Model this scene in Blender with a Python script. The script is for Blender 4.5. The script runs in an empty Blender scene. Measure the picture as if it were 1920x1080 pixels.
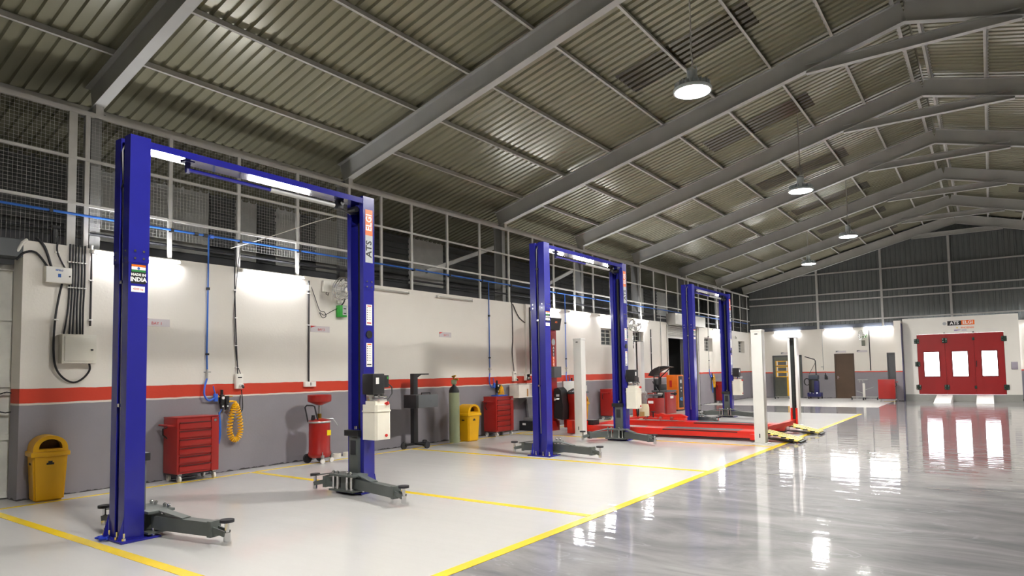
import bpy, bmesh, math, random
from mathutils import Vector, Matrix
random.seed(7)
SC = bpy.context.scene
COL = SC.collection
PI = math.pi

# ------------------------------------------------------------------ camera, world, exposure
cam_d = bpy.data.cameras.new('camera')
cam = bpy.data.objects.new('camera', cam_d)
COL.objects.link(cam)
_yaw, _pitch, _roll = -0.62515, 0.059667, -0.016348
_f = Vector((math.sin(_yaw), math.cos(_yaw), 0)); _r = Vector((math.cos(_yaw), -math.sin(_yaw), 0)); _u = Vector((0, 0, 1))
_f2 = _f * math.cos(_pitch) + _u * math.sin(_pitch)
_u2 = _u * math.cos(_pitch) - _f * math.sin(_pitch)
_r2 = _r * math.cos(_roll) + _u2 * math.sin(_roll)
_u3 = _u2 * math.cos(_roll) - _r * math.sin(_roll)
_M = Matrix((_r2, _u3, -_f2)).transposed().to_4x4()
_M.translation = Vector((9.88275, 0.0, 1.50532))
cam.matrix_world = _M
cam_d.sensor_fit = 'HORIZONTAL'
cam_d.sensor_width = 36.0
cam_d.lens = 1239.65 / 1920 * 36.0
cam_d.shift_y = 83.106 / 1920
cam_d.clip_start = 0.05
cam_d.clip_end = 200
SC.camera = cam

world = bpy.data.worlds.new('night')
SC.world = world
world.use_nodes = True
world.node_tree.nodes['Background'].inputs[0].default_value = (0.010, 0.012, 0.018, 1)
world.node_tree.nodes['Background'].inputs[1].default_value = 1.0

SC.view_settings.view_transform = 'Standard'
SC.view_settings.look = 'None'
SC.view_settings.exposure = 0.16
SC.view_settings.gamma = 1.0
SC.view_settings.use_curve_mapping = False

HIGH_BAY = 620.0      # radiance of the pendant lamp lenses
TUBE = 180.0          # radiance of the fluorescent tubes
BOOTH_GLOW = 9.0      # lit inside of the spray booth

# ------------------------------------------------------------------ materials
def lin(c):
    c /= 255.0
    return c / 12.92 if c <= 0.04045 else ((c + 0.055) / 1.055) ** 2.4
def rgb(h):
    return (lin(int(h[0:2], 16)), lin(int(h[2:4], 16)), lin(int(h[4:6], 16)), 1)

MATS = {}
def mat(name, hexc, rough=0.5, metal=0.0, var=0.06, scale=6.0, bump=0.0, coat=0.0, spec=0.5, emit=None, bscale=None):
    """procedural paint: colour broken up by noise, optional fine bump"""
    if name in MATS: return MATS[name]
    m = bpy.data.materials.new(name); m.use_nodes = True
    nt = m.node_tree; b = nt.nodes['Principled BSDF']
    c = rgb(hexc)
    b.inputs['Roughness'].default_value = rough
    b.inputs['Metallic'].default_value = metal
    b.inputs['Specular IOR Level'].default_value = spec
    b.inputs['Coat Weight'].default_value = coat
    b.inputs['Coat Roughness'].default_value = 0.08
    if var > 0:
        tc = nt.nodes.new('ShaderNodeTexCoord')
        n = nt.nodes.new('ShaderNodeTexNoise'); n.inputs['Scale'].default_value = scale; n.inputs['Detail'].default_value = 5
        nt.links.new(tc.outputs['Object'], n.inputs['Vector'])
        r = nt.nodes.new('ShaderNodeValToRGB')
        r.color_ramp.elements[0].position = 0.3; r.color_ramp.elements[1].position = 0.7
        lo = tuple(max(0, x * (1 - var)) for x in c[:3]) + (1,)
        hi = tuple(min(1, x * (1 + var)) for x in c[:3]) + (1,)
        r.color_ramp.elements[0].color = lo; r.color_ramp.elements[1].color = hi
        nt.links.new(n.outputs['Fac'], r.inputs['Fac'])
        nt.links.new(r.outputs['Color'], b.inputs['Base Color'])
        if bump > 0:
            n2 = nt.nodes.new('ShaderNodeTexNoise'); n2.inputs['Scale'].default_value = bscale or scale * 8
            nt.links.new(tc.outputs['Object'], n2.inputs['Vector'])
            bp = nt.nodes.new('ShaderNodeBump'); bp.inputs['Strength'].default_value = bump; bp.inputs['Distance'].default_value = 0.01
            nt.links.new(n2.outputs['Fac'], bp.inputs['Height'])
            nt.links.new(bp.outputs['Normal'], b.inputs['Normal'])
    else:
        b.inputs['Base Color'].default_value = c
    if emit:
        b.inputs['Emission Color'].default_value = rgb(hexc)
        b.inputs['Emission Strength'].default_value = emit
    MATS[name] = m
    return m

BLUE = mat('blue_gloss_paint', '232488', 0.25, 0, 0.05, 3, coat=0.25)
BEAMBLUE = mat('blue_beam_paint', '232488', 0.14, 0, 0.03, 3, coat=0.9)
ARMGREY = mat('dark_grey_paint', '5a5f5c', 0.42)
BLACK = mat('black_plastic', '1c1c1e', 0.45)
RUBBER = mat('black_rubber', '26262a', 0.7, bump=0.2)
CHROME = mat('chrome', 'd8d8d8', 0.15, 1.0, 0.02)
STEEL = mat('galvanised_steel', 'b4b4b2', 0.35, 0.8, 0.1)
RED = mat('red_powder_coat', '9c1810', 0.38, 0, 0.06, 4, coat=0.2)
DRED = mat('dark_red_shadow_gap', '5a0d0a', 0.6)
LIFTRED = mat('bright_red_enamel', 'd82410', 0.35, 0, 0.08, 3, coat=0.3)
YELLOW = mat('yellow_plastic', 'dba400', 0.4, 0, 0.06, 3)
HOSEYEL = mat('yellow_hose', 'f2b806', 0.35)
WHITEPL = mat('white_plastic', 'e9e5dc', 0.4, 0, 0.03)
WHITEPAINT = mat('white_enamel', 'e8e6e0', 0.35, 0, 0.03, 2, coat=0.2)
TANK = mat('translucent_tank_plastic', 'ece6d6', 0.5, 0, 0.06, 3)
BRASS = mat('brass', 'b08a3c', 0.3, 1.0)
GREENPL = mat('green_plastic', '2f9a35', 0.4)
BLUEPIPE = mat('blue_air_pipe', '2c62b4', 0.35)
BLUEHOSE = mat('blue_hose', '3566cf', 0.4)
FRAMEGREY = mat('grey_steel_paint', 'bcbcb8', 0.42, 0.0, 0.08, 2, coat=0.15)
MESHWHITE = mat('pale_grey_steel_paint', 'c4c2bc', 0.5, 0, 0.06)
CYLGREEN = mat('khaki_green_paint', '8d9474', 0.4, 0, 0.08, 3)
CREAMBOX = mat('cream_box_paint', 'd9d5c8', 0.4, 0, 0.03)
ORANGE = mat('orange_enamel', 'e5740e', 0.35, coat=0.3)
NAVY = mat('navy_plastic', '23235c', 0.4)
LABELW = mat('white_label', 'f4f2ee', 0.4, var=0)
LABELO = mat('orange_label', 'ee6b14', 0.4, var=0)
LABELG = mat('grey_label', 'b4b6b8', 0.4, var=0)
LABELK = mat('black_print', '101012', 0.5, var=0)
LABELR = mat('red_print', 'c4241c', 0.5, var=0)
LABELGR = mat('green_print', '1f7a3a', 0.5, var=0)
LABELB = mat('blue_print', '2b62b0', 0.5, var=0)
LABELP = mat('lilac_print', '9a86b8', 0.5, var=0)
RAMPYEL = mat('pale_yellow_paint', 'f2de6a', 0.4, 0, 0.06, 6)
LABELY = mat('yellow_label', 'f0d010', 0.45, var=0)
CARTON = mat('carton_white', 'e4ddd2', 0.7)
BROWNDOOR = mat('brown_laminate', '54402f', 0.4, 0, 0.12, 2)
DARKDOOR = mat('dark_grey_door', '57585a', 0.5)
GREYGREEN = mat('grey_green_shutter', '6e7166', 0.5)
GLASSD = mat('dark_glass', '3a4146', 0.12, 0, 0.1, 2, spec=0.8)
GATE = mat('dusty_white_gate', 'd2d0c8', 0.55, 0, 0.15, 3)
CLAD = mat('grey_cladding', '686c6a', 0.5, 0.0, 0.08, 1.5)
LINEYEL = mat('yellow_floor_paint', 'f4d12a', 0.25, 0, 0.07, 3, coat=0.3)
BOOTHW = mat('booth_white_panel', 'ebe7df', 0.4, 0, 0.03, 1)
BOOTHRED = mat('booth_red_door', '931517', 0.4, 0, 0.05, 1)
HINGE = mat('dark_green_hinge', '24382f', 0.4, 0.2)
SHUTTER = mat('rolling_shutter_steel', 'c4c2bc', 0.4, 0.25, 0.06)
CONDUIT = mat('dark_conduit', '2a2628', 0.45)
CABLE = mat('black_cable', '1e1e22', 0.5)
TAPEW = mat('tape_roll_white', 'ddd6c8', 0.6)
CLOTHB = mat('blue_rag', '1f3fd0', 0.8)
CONC = mat('concrete_plinth', '9a9a94', 0.35, 0, 0.08, 2)
FLATGREY = mat('flat_grey_box', '55585a', 0.45)
COLUMNGREY = mat('column_grey_paint', '8a8a88', 0.5, 0, 0.1, 2)
FINS = mat('lamp_housing_grey', 'dbe3e6', 0.4, 0.0)

def emission(name, hexc, strength, beam=0.0):
    """light giving surface; beam > 0 concentrates it along the normal like a lens does"""
    m = bpy.data.materials.new(name); m.use_nodes = True
    nt = m.node_tree; nt.nodes.clear()
    o = nt.nodes.new('ShaderNodeOutputMaterial'); e = nt.nodes.new('ShaderNodeEmission')
    e.inputs[0].default_value = rgb(hexc); e.inputs[1].default_value = strength
    nt.links.new(e.outputs[0], o.inputs[0])
    if beam > 0:
        g = nt.nodes.new('ShaderNodeNewGeometry')
        d = nt.nodes.new('ShaderNodeVectorMath'); d.operation = 'DOT_PRODUCT'
        nt.links.new(g.outputs['Incoming'], d.inputs[0]); nt.links.new(g.outputs['Normal'], d.inputs[1])
        a = nt.nodes.new('ShaderNodeMath'); a.operation = 'ABSOLUTE'; nt.links.new(d.outputs['Value'], a.inputs[0])
        p = nt.nodes.new('ShaderNodeMath'); p.operation = 'POWER'; p.inputs[1].default_value = beam; nt.links.new(a.outputs[0], p.inputs[0])
        k = nt.nodes.new('ShaderNodeMath'); k.operation = 'MULTIPLY'; k.inputs[1].default_value = strength; nt.links.new(p.outputs[0], k.inputs[0])
        nt.links.new(k.outputs[0], e.inputs[1])
    return m
LENS = emission('high_bay_lens', 'fffdf8', HIGH_BAY, 0.1)
LENS_STRONG = emission('high_bay_lens_new', 'fffdf8', HIGH_BAY * 1.5, 0.1)
TUBEON = emission('lit_fluorescent_tube', 'fbfbff', TUBE)
GLOW = emission('lit_booth_interior', 'f8f8ff', BOOTH_GLOW)

def nodes(m):
    m.use_nodes = True
    nt = m.node_tree
    return nt, nt.nodes['Principled BSDF'], (lambda t: nt.nodes.new(t)), nt.links.new
def math_node(nt, op, a, b=None):
    n = nt.nodes.new('ShaderNodeMath'); n.operation = op
    for i, v in enumerate((a, b)):
        if v is None: continue
        if isinstance(v, (int, float)): n.inputs[i].default_value = v
        else: nt.links.new(v, n.inputs[i])
    return n.outputs[0]
def mix(nt, fac, a, b):
    n = nt.nodes.new('ShaderNodeMix'); n.data_type = 'RGBA'
    if isinstance(fac, (int, float)): n.inputs[0].default_value = fac
    else: nt.links.new(fac, n.inputs[0])
    for s, v in ((6, a), (7, b)):
        if isinstance(v, tuple): n.inputs[s].default_value = v
        else: nt.links.new(v, n.inputs[s])
    return n.outputs[2]

def wall_paint(name, z_lo, z_hi, white_line=True):
    """cream above, red band with a hand painted edge, grey below"""
    m = bpy.data.materials.new(name); nt, b, N, L = nodes(m)
    g = N('ShaderNodeNewGeometry'); sep = N('ShaderNodeSeparateXYZ'); L(g.outputs['Position'], sep.inputs[0])
    n = N('ShaderNodeTexNoise'); n.inputs['Scale'].default_value = 2.2; n.inputs['Detail'].default_value = 4
    L(g.outputs['Position'], n.inputs['Vector'])
    wob = math_node(nt, 'MULTIPLY', math_node(nt, 'SUBTRACT', n.outputs['Fac'], 0.5), 0.035)
    z = math_node(nt, 'ADD', sep.outputs['Z'], wob)
    n2 = N('ShaderNodeTexNoise'); n2.inputs['Scale'].default_value = 1.3; n2.inputs['Detail'].default_value = 6
    L(g.outputs['Position'], n2.inputs['Vector'])
    cream = mix(nt, n2.outputs['Fac'], rgb('dcd6cc'), rgb('e6e1d8'))
    grey = mix(nt, n2.outputs['Fac'], rgb('7f7b82'), rgb('918c92'))
    red = mix(nt, n2.outputs['Fac'], rgb('c23216'), rgb('d03c1c'))
    c = mix(nt, math_node(nt, 'GREATER_THAN', z, z_lo - (0.025 if white_line else 0.0)), grey, rgb('d8d0c6'))
    c = mix(nt, math_node(nt, 'GREATER_THAN', z, z_lo), c, red)
    c = mix(nt, math_node(nt, 'GREATER_THAN', z, z_hi), c, cream)
    # scuffed black dirt along the foot of the wall
    n3 = N('ShaderNodeTexNoise'); n3.inputs['Scale'].default_value = 7; n3.inputs['Detail'].default_value = 6
    L(g.outputs['Position'], n3.inputs['Vector'])
    d = math_node(nt, 'LESS_THAN', math_node(nt, 'ADD', sep.outputs['Z'], math_node(nt, 'MULTIPLY', n3.outputs['Fac'], 0.12)), 0.075)
    c = mix(nt, d, c, rgb('3a3638'))
    L(c, b.inputs['Base Color'])
    b.inputs['Roughness'].default_value = 0.55
    n4 = N('ShaderNodeTexNoise'); n4.inputs['Scale'].default_value = 30
    L(g.outputs['Position'], n4.inputs['Vector'])
    bp = N('ShaderNodeBump'); bp.inputs['Strength'].default_value = 0.12; bp.inputs['Distance'].default_value = 0.01
    L(n4.outputs['Fac'], bp.inputs['Height']); L(bp.outputs['Normal'], b.inputs['Normal'])
    MATS[name] = m
    return m
WALL_A = wall_paint('wall_paint_left', 1.21, 1.39)
WALL_B = wall_paint('wall_paint_left_end', 1.285, 1.35, False)
WALL_F = wall_paint('wall_paint_far', 1.22, 1.27, False)

def epoxy_floor():
    """polished grey epoxy with trowel swirls; the bay area and the apron are painted off-white"""
    m = bpy.data.materials.new('epoxy_floor'); nt, b, N, L = nodes(m)
    g = N('ShaderNodeNewGeometry'); sep = N('ShaderNodeSeparateXYZ'); L(g.outputs['Position'], sep.inputs[0])
    X, Y = sep.outputs['X'], sep.outputs['Y']
    def lt(a, v): return math_node(nt, 'LESS_THAN', a, v)
    def gt(a, v): return math_node(nt, 'GREATER_THAN', a, v)
    bay = math_node(nt, 'MULTIPLY', lt(X, 6.49), lt(Y, 23.4))
    apron = math_node(nt, 'MULTIPLY', gt(Y, 27.2), lt(X, 6.5))
    white = math_node(nt, 'MAXIMUM', bay, apron)
    mp = N('ShaderNodeMapping'); mp.inputs['Rotation'].default_value = (0, 0, 0.5); mp.inputs['Scale'].default_value = (0.35, 1.0, 1.0)
    L(g.outputs['Position'], mp.inputs['Vector'])
    n1 = N('ShaderNodeTexNoise'); n1.inputs['Scale'].default_value = 1.3; n1.inputs['Detail'].default_value = 9; n1.inputs['Roughness'].default_value = 0.65; n1.inputs['Distortion'].default_value = 1.8
    L(mp.outputs['Vector'], n1.inputs['Vector'])
    r1 = N('ShaderNodeValToRGB')
    e = r1.color_ramp.elements
    e[0].position = 0.34; e[0].color = rgb('6d6c6f'); e[1].position = 0.68; e[1].color = rgb('a29fa0')
    e2 = e.new(0.5); e2.color = rgb('898688')
    L(n1.outputs['Fac'], r1.inputs['Fac'])
    # thin pale trowel arcs
    n2 = N('ShaderNodeTexNoise'); n2.inputs['Scale'].default_value = 0.8; n2.inputs['Detail'].default_value = 4; n2.inputs['Distortion'].default_value = 3.0
    L(mp.outputs['Vector'], n2.inputs['Vector'])
    arcs = math_node(nt, 'LESS_THAN', math_node(nt, 'ABSOLUTE', math_node(nt, 'SUBTRACT', n2.outputs['Fac'], 0.52)), 0.006)
    n2b = N('ShaderNodeTexNoise'); n2b.inputs['Scale'].default_value = 4; L(g.outputs['Position'], n2b.inputs['Vector'])
    arcs = math_node(nt, 'MULTIPLY', arcs, math_node(nt, 'MULTIPLY', n2b.outputs['Fac'], 0.5))
    grey = mix(nt, arcs, r1.outputs['Color'], rgb('b8b8bc'))
    n3 = N('ShaderNodeTexNoise'); n3.inputs['Scale'].default_value = 0.9; n3.inputs['Detail'].default_value = 6
    L(g.outputs['Position'], n3.inputs['Vector'])
    wht = mix(nt, n3.outputs['Fac'], rgb('b9b7b4'), rgb('c3c1be'))
    L(mix(nt, white, grey, wht), b.inputs['Base Color'])
    b.inputs['Roughness'].default_value = 0.5
    b.inputs['Specular IOR Level'].default_value = 0.3
    L(math_node(nt, 'SUBTRACT', math_node(nt, 'SUBTRACT', 1.0, math_node(nt, 'MULTIPLY', bay, 0.45)), math_node(nt, 'MULTIPLY', apron, 0.8)), b.inputs['Coat Weight'])
    b.inputs['Coat IOR'].default_value = 1.5
    n4 = N('ShaderNodeTexNoise'); n4.inputs['Scale'].default_value = 2.0; n4.inputs['Detail'].default_value = 5
    L(g.outputs['Position'], n4.inputs['Vector'])
    mr = N('ShaderNodeMapRange'); mr.inputs[1].default_value = 0.3; mr.inputs[2].default_value = 0.7; mr.inputs[3].default_value = 0.02; mr.inputs[4].default_value = 0.07
    L(n4.outputs['Fac'], mr.inputs[0]); L(mr.outputs[0], b.inputs['Coat Roughness'])
    # slow waviness of the poured coat breaks the reflections into horizontal pieces
    mp5 = N('ShaderNodeMapping'); mp5.inputs['Rotation'].default_value = (0, 0, 0.25); mp5.inputs['Scale'].default_value = (0.5, 3.0, 1.0); L(g.outputs['Position'], mp5.inputs['Vector'])
    n5 = N('ShaderNodeTexNoise'); n5.inputs['Scale'].default_value = 1.6; n5.inputs['Detail'].default_value = 3
    L(mp5.outputs['Vector'], n5.inputs['Vector'])
    bp = N('ShaderNodeBump'); bp.inputs['Strength'].default_value = 0.35; bp.inputs['Distance'].default_value = 0.012
    L(n5.outputs['Fac'], bp.inputs['Height']); L(bp.outputs['Normal'], b.inputs['Coat Normal'])
    return m
FLOOR = epoxy_floor()

def roof_mat(name, c1, c2, rough, spec):
    m = bpy.data.materials.new(name); nt, b, N, L = nodes(m)
    g = N('ShaderNodeNewGeometry')
    mp = N('ShaderNodeMapping'); mp.inputs['Scale'].default_value = (0.25, 0.9, 0.25); L(g.outputs['Position'], mp.inputs['Vector'])
    n = N('ShaderNodeTexNoise'); n.inputs['Scale'].default_value = 1.2; n.inputs['Detail'].default_value = 6
    L(mp.outputs['Vector'], n.inputs['Vector'])
    L(mix(nt, n.outputs['Fac'], rgb(c1), rgb(c2)), b.inputs['Base Color'])
    b.inputs['Roughness'].default_value = rough
    b.inputs['Specular IOR Level'].default_value = spec
    b.inputs['Metallic'].default_value = 0.15
    return m
ROOF = roof_mat('olive_roof_sheet', '87846d', '9c9983', 0.27, 0.5)
FRP = roof_mat('brown_skylight_sheet', '46402f', '564f3c', 0.16, 0.7)

# ------------------------------------------------------------------ mesh building
class MB:
    def __init__(s): s.bm = bmesh.new()
    def box(s, x0, x1, y0, y1, z0, z1, bev=0.0, M=None):
        r = bmesh.ops.create_cube(s.bm, size=1.0)
        T = Matrix.Translation(((x0 + x1) / 2, (y0 + y1) / 2, (z0 + z1) / 2)) @ Matrix.Diagonal((abs(x1 - x0), abs(y1 - y0), abs(z1 - z0), 1))
        if M is not None: T = M @ T
        bmesh.ops.transform(s.bm, matrix=T, verts=r['verts'])
        if bev > 0:
            es = list({e for v in r['verts'] for e in v.link_edges})
            bmesh.ops.bevel(s.bm, geom=es, offset=bev, segments=2, affect='EDGES', profile=0.6)
        return s
    def beam(s, p0, p1, w, h, up=(0, 0, 1)):
        """box from p0 to p1, w across and h along up"""
        p0, p1 = Vector(p0), Vector(p1); d = (p1 - p0); ln = d.length; d.normalize()
        up = Vector(up); side = d.cross(up)
        if side.length < 1e-4: side = d.cross(Vector((0, 1, 0)))
        side.normalize(); u = side.cross(d).normalized()
        M = Matrix((side, d, u)).transposed().to_4x4(); M.translation = (p0 + p1) / 2
        return s.box(-w / 2, w / 2, -ln / 2, ln / 2, -h / 2, h / 2, M=M)
    def cyl(s, p0, p1, r, n=12, r2=None, caps=True):
        p0, p1 = Vector(p0), Vector(p1); d = p1 - p0; ln = d.length
        q = d.to_track_quat('Z', 'Y').to_matrix().to_4x4(); q.translation = (p0 + p1) / 2
        bmesh.ops.create_cone(s.bm, cap_ends=caps, segments=n, radius1=r, radius2=r if r2 is None else r2, depth=ln, matrix=q)
        return s
    def sphere(s, c, r, sc=(1, 1, 1), n=12):
        M = Matrix.Translation(c) @ Matrix.Diagonal((sc[0], sc[1], sc[2], 1))
        bmesh.ops.create_uvsphere(s.bm, u_segments=n, v_segments=max(6, n // 2), radius=r, matrix=M)
        return s
    def tube(s, pts, r, n=6, closed=False):
        pts = [Vector(p) for p in pts]
        rings = []
        prev = None
        for i, p in enumerate(pts):
            a = pts[i - 1] if (i > 0 or closed) else p
            b = pts[(i + 1) % len(pts)] if (i < len(pts) - 1 or closed) else p
            t = (b - a).normalized()
            if prev is None:
                ref = Vector((0, 0, 1)) if abs(t.z) < 0.9 else Vector((1, 0, 0))
                u = t.cross(ref).normalized()
            else:
                u = (prev - t * prev.dot(t)).normalized()
            prev = u
            v = t.cross(u)
            rr = r[i] if isinstance(r, (list, tuple)) else r
            rings.append([s.bm.verts.new(p + (u * math.cos(2 * PI * k / n) + v * math.sin(2 * PI * k / n)) * rr) for k in range(n)])
        m = len(rings)
        for i in range(m if closed else m - 1):
            A, B = rings[i], rings[(i + 1) % m]
            for k in range(n):
                s.bm.faces.new((A[k], A[(k + 1) % n], B[(k + 1) % n], B[k]))
        if not closed:
            s.bm.faces.new(rings[0][::-1]); s.bm.faces.new(rings[-1])
        return s
    def lathe(s, prof, c=(0, 0, 0), n=20, M=None):
        """profile of (radius, z) turned about z"""
        rings = []
        T = Matrix.Translation(c) if M is None else M
        for (r, z) in prof:
            if r < 1e-5: rings.append([s.bm.verts.new(T @ Vector((0, 0, z)))])
            else: rings.append([s.bm.verts.new(T @ Vector((r * math.cos(2 * PI * k / n), r * math.sin(2 * PI * k / n), z))) for k in range(n)])
        for A, B in zip(rings, rings[1:]):
            for k in range(n):
                a0, a1 = A[k % len(A)], A[(k + 1) % len(A)]; b0, b1 = B[k % len(B)], B[(k + 1) % len(B)]
                vs = []
                for v in (a0, a1, b1, b0):
                    if v not in vs: vs.append(v)
                if len(vs) > 2:
                    s.bm.faces.new(vs)
        return s
    def prism(s, pts, M, h):
        """polygon in local xy extruded by h along local z, placed with M"""
        lo = [s.bm.verts.new(M @ Vector((x, y, 0))) for x, y in pts]
        hi = [s.bm.verts.new(M @ Vector((x, y, h))) for x, y in pts]
        n = len(pts)
        s.bm.faces.new(lo[::-1]); s.bm.faces.new(hi)
        for i in range(n):
            s.bm.faces.new((lo[i], lo[(i + 1) % n], hi[(i + 1) % n], hi[i]))
        return s
    def quad(s, a, b, c, d):
        s.bm.faces.new([s.bm.verts.new(Vector(p)) for p in (a, b, c, d)]); return s
    def build(s, name, m, parent=None, smooth=True, kind=None):
        bmesh.ops.recalc_face_normals(s.bm, faces=s.bm.faces)
        me = bpy.data.meshes.new(name); s.bm.to_mesh(me); s.bm.free()
        if smooth:
            me.polygons.foreach_set('use_smooth', [True] * len(me.polygons))
            me.set_sharp_from_angle(angle=math.radians(35))
        me.materials.append(m)
        return link(name, me, parent, kind)
def link(name, me, parent=None, kind=None):
    o = bpy.data.objects.new(name, me); COL.objects.link(o)
    if parent is not None: o.parent = parent
    if kind: o['kind'] = kind
    return o
def frame_M(loc, X, Y):
    X, Y = Vector(X), Vector(Y); Z = X.cross(Y)
    M = Matrix((X, Y, Z)).transposed().to_4x4(); M.translation = Vector(loc); return M
def tag(o, label, cat, group=None):
    o['label'] = label; o['category'] = cat
    if group: o['group'] = group
    return o
def thing(name, label, cat, loc=(0, 0, 0), rz=0.0, group=None):
    o = bpy.data.objects.new(name, None); COL.objects.link(o)
    o.location = loc; o.rotation_euler = (0, 0, rz); o.empty_display_size = 0.2
    return tag(o, label, cat, group)
def dup(root, loc, rz=None, label=None):
    def cp(o, par):
        c = o.copy(); COL.objects.link(c)
        if par is not None: c.parent = par
        for ch in list(o.children): cp(ch, c)
        return c
    r = cp(root, None); r.location = loc
    if rz is not None: r.rotation_euler = (0, 0, rz)
    if label: r['label'] = label
    return r
def text(s, size, m, parent, loc, X, Y, name='lettering', sx=1.0, bold=0.0):
    cu = bpy.data.curves.new('t', 'FONT'); cu.body = s; cu.size = size; cu.align_x = 'CENTER'; cu.align_y = 'CENTER'
    cu.extrude = 0.0006; cu.offset = bold; cu.resolution_u = 2
    tmp = bpy.data.objects.new('t', cu)
    me = bpy.data.meshes.new_from_object(tmp)
    bpy.data.objects.remove(tmp); bpy.data.curves.remove(cu)
    M = frame_M(loc, X, Y) @ Matrix.Diagonal((sx, 1, 1, 1))
    me.transform(M); me.materials.clear(); me.materials.append(m)
    me.name = name
    return link(name, me, parent)
RIGHT, UP, DEEP = (1, 0, 0), (0, 0, 1), (0, 1, 0)

# ------------------------------------------------------------------ the room
XW, XR = 0.0, 17.84          # left and right wall
YN, YF = -7.0, 34.6          # near and far wall
RIDGE = XR / 2
Z0, SL = 5.325, 0.2617       # underside of a rafter at x = 0, roof slope
HW = 3.28                    # height of the masonry

fl = MB().box(-2.7, XR + .3, YN - .3, YF + .3, -.12, 0).build('floor', FLOOR, kind='structure')
def floor_line(pts, w):
    p0, p1 = Vector(pts[0] + (0.001,)), Vector(pts[1] + (0.001,))
    MB().beam(p0, p1, w, 0.004).build('yellow_line', LINEYEL, fl)
floor_line(((6.49, -4), (6.49, 23.4)), 0.11)
for y in (2.71, 6.10, 9.61, 13.2): floor_line(((0.42, y), (6.43, y)), 0.10)
for a, b in ((-4, 2.66), (2.76, 6.05), (6.15, 9.56), (9.66, 13.15), (13.25, 23.4)): floor_line(((0.42, a), (0.42, b)), 0.07)
floor_line(((6.15, 32.0), (6.6, 32.0)), 0.25)

def wall_with_holes(name, m, a0, a1, z0, z1, holes, t0, t1, along='y', parent=None):
    """masonry slab between thickness t0..t1 with rectangular openings (a, b, zlo, zhi)"""
    As = sorted({a0, a1, *[h[0] for h in holes], *[h[1] for h in holes]})
    Zs = sorted({z0, z1, *[h[2] for h in holes], *[h[3] for h in holes]})
    b = MB()
    for i in range(len(As) - 1):
        for j in range(len(Zs) - 1):
            ca, cz = (As[i] + As[i + 1]) / 2, (Zs[j] + Zs[j + 1]) / 2
            if any(h[0] < ca < h[1] and h[2] < cz < h[3] for h in holes): continue
            if along == 'y': b.box(t0, t1, As[i], As[i + 1], Zs[j], Zs[j + 1])
            else: b.box(As[i], As[i + 1], t0, t1, Zs[j], Zs[j + 1])
    return b.build(name, m, parent, smooth=False, kind='structure')

LW = [(18.46, 19.45, 2.3, 2.84), (20.75, 21.65, 2.22, 2.84)]
LW2 = [(27.75, 28.75, 2.25, 2.83), (32.45, 33.45, 2.25, 2.83)]
wall_with_holes('wall_left', WALL_A, 3.12, 23.7, 0, HW, LW, -.3, 0)
wall_with_holes('wall_left_end', WALL_B, 26.95, YF, 0, HW, LW2, -.3, 0)
wall_with_holes('wall_left_start', WALL_A, YN, 0.6, 0, HW, [], -.3, 0)
MB().box(-.3, 0, 23.7, 26.95, 3.2, HW).build('trim_1', WALL_B, kind='structure', smooth=False)
# shallow pilasters on the left wall, their painted band runs through
for i, y in enumerate((14.25, 26.95, 30.0, 34.25)):
    MB().box(0, .06, y, y + .34, 0, HW).build('trim_%d' % (i + 2), WALL_A if y < 20 else WALL_B, kind='structure', smooth=False)
# far wall: masonry below with doors, cladding above
FH = [(1.02, 2.4, 0, 2.08), (3.89, 4.66, 0, 2.07), (6.08, 6.40, 0, 2.06), (11.3, 12.5, 1.75, 2.75)]
wall_with_holes('wall_far', WALL_F, -.3, XR, 0, 3.32, FH, YF, YF + .25, along='x')
MB().box(6.59, 6.85, 32.5, YF, 0, 3.42).build('wall_stub', WALL_F, kind='structure', smooth=False)
MB().box(XR, XR + .3, YN, YF + .3, 0, 5.5).build('wall_right', WALL_A, kind='structure', smooth=False)
MB().box(-2.6, XR + .3, YN - .3, YN, 0, 8.3).build('wall_near', CLAD, kind='structure', smooth=False)

# roof sheets -------------------------------------------------------------
PITCH = 0.176
ZS = Z0 + .375 + .11         # sheet plane at x = 0
def sheet_mesh(x0, x1, sign, ribs=6, dz=0.0, rib=0.04):
    """ribbed sheet running up the slope from x0 to x1"""
    bm = bmesh.new()
    prof = []
    for k in range(ribs):
        y = k * PITCH
        prof += [(y, 0), (y + .10, 0), (y + .112, rib), (y + .160, rib)]
    prof.append((ribs * PITCH + .004, 0))
    rows = []
    for x in (x0, x1):
        zz = ZS + SL * x + dz
        xx = x if sign > 0 else XR - x
        rows.append([bm.verts.new((xx, y, zz + h)) for y, h in prof])
    for i in range(len(prof) - 1):
        bm.faces.new((rows[0][i], rows[0][i + 1], rows[1][i + 1], rows[1][i]))
    bmesh.ops.recalc_face_normals(bm, faces=bm.faces)
    me = bpy.data.meshes.new('roof_sheet'); bm.to_mesh(me); bm.free()
    return me
ceil = MB().box(RIDGE - .3, RIDGE + .3, YN, YF + .3, ZS + SL * RIDGE + .055, ZS + SL * RIDGE + .065).build('ceiling', ROOF, kind='structure')
mL, mR = sheet_mesh(-2.7, RIDGE - .02, 1), sheet_mesh(-0.4, RIDGE - .02, -1)
mS = sheet_mesh(4.46, 6.86, 1, ribs=5, dz=-.008)
mSR = sheet_mesh(4.46, 6.86, -1, ribs=5, dz=-.008)
for me in (mL, mR): me.materials.append(ROOF)
for me in (mS, mSR): me.materials.append(FRP)
SW = 6 * PITCH
k = 0
y = YN - .2
while y < YF + .2:
    for me in (mL, mR):
        o = link('roof_sheet', me, ceil); o.location = (0, y, 0)
    y += SW
def snap(yy): return YN - .2 + round((yy - YN + .2) / PITCH) * PITCH
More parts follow.
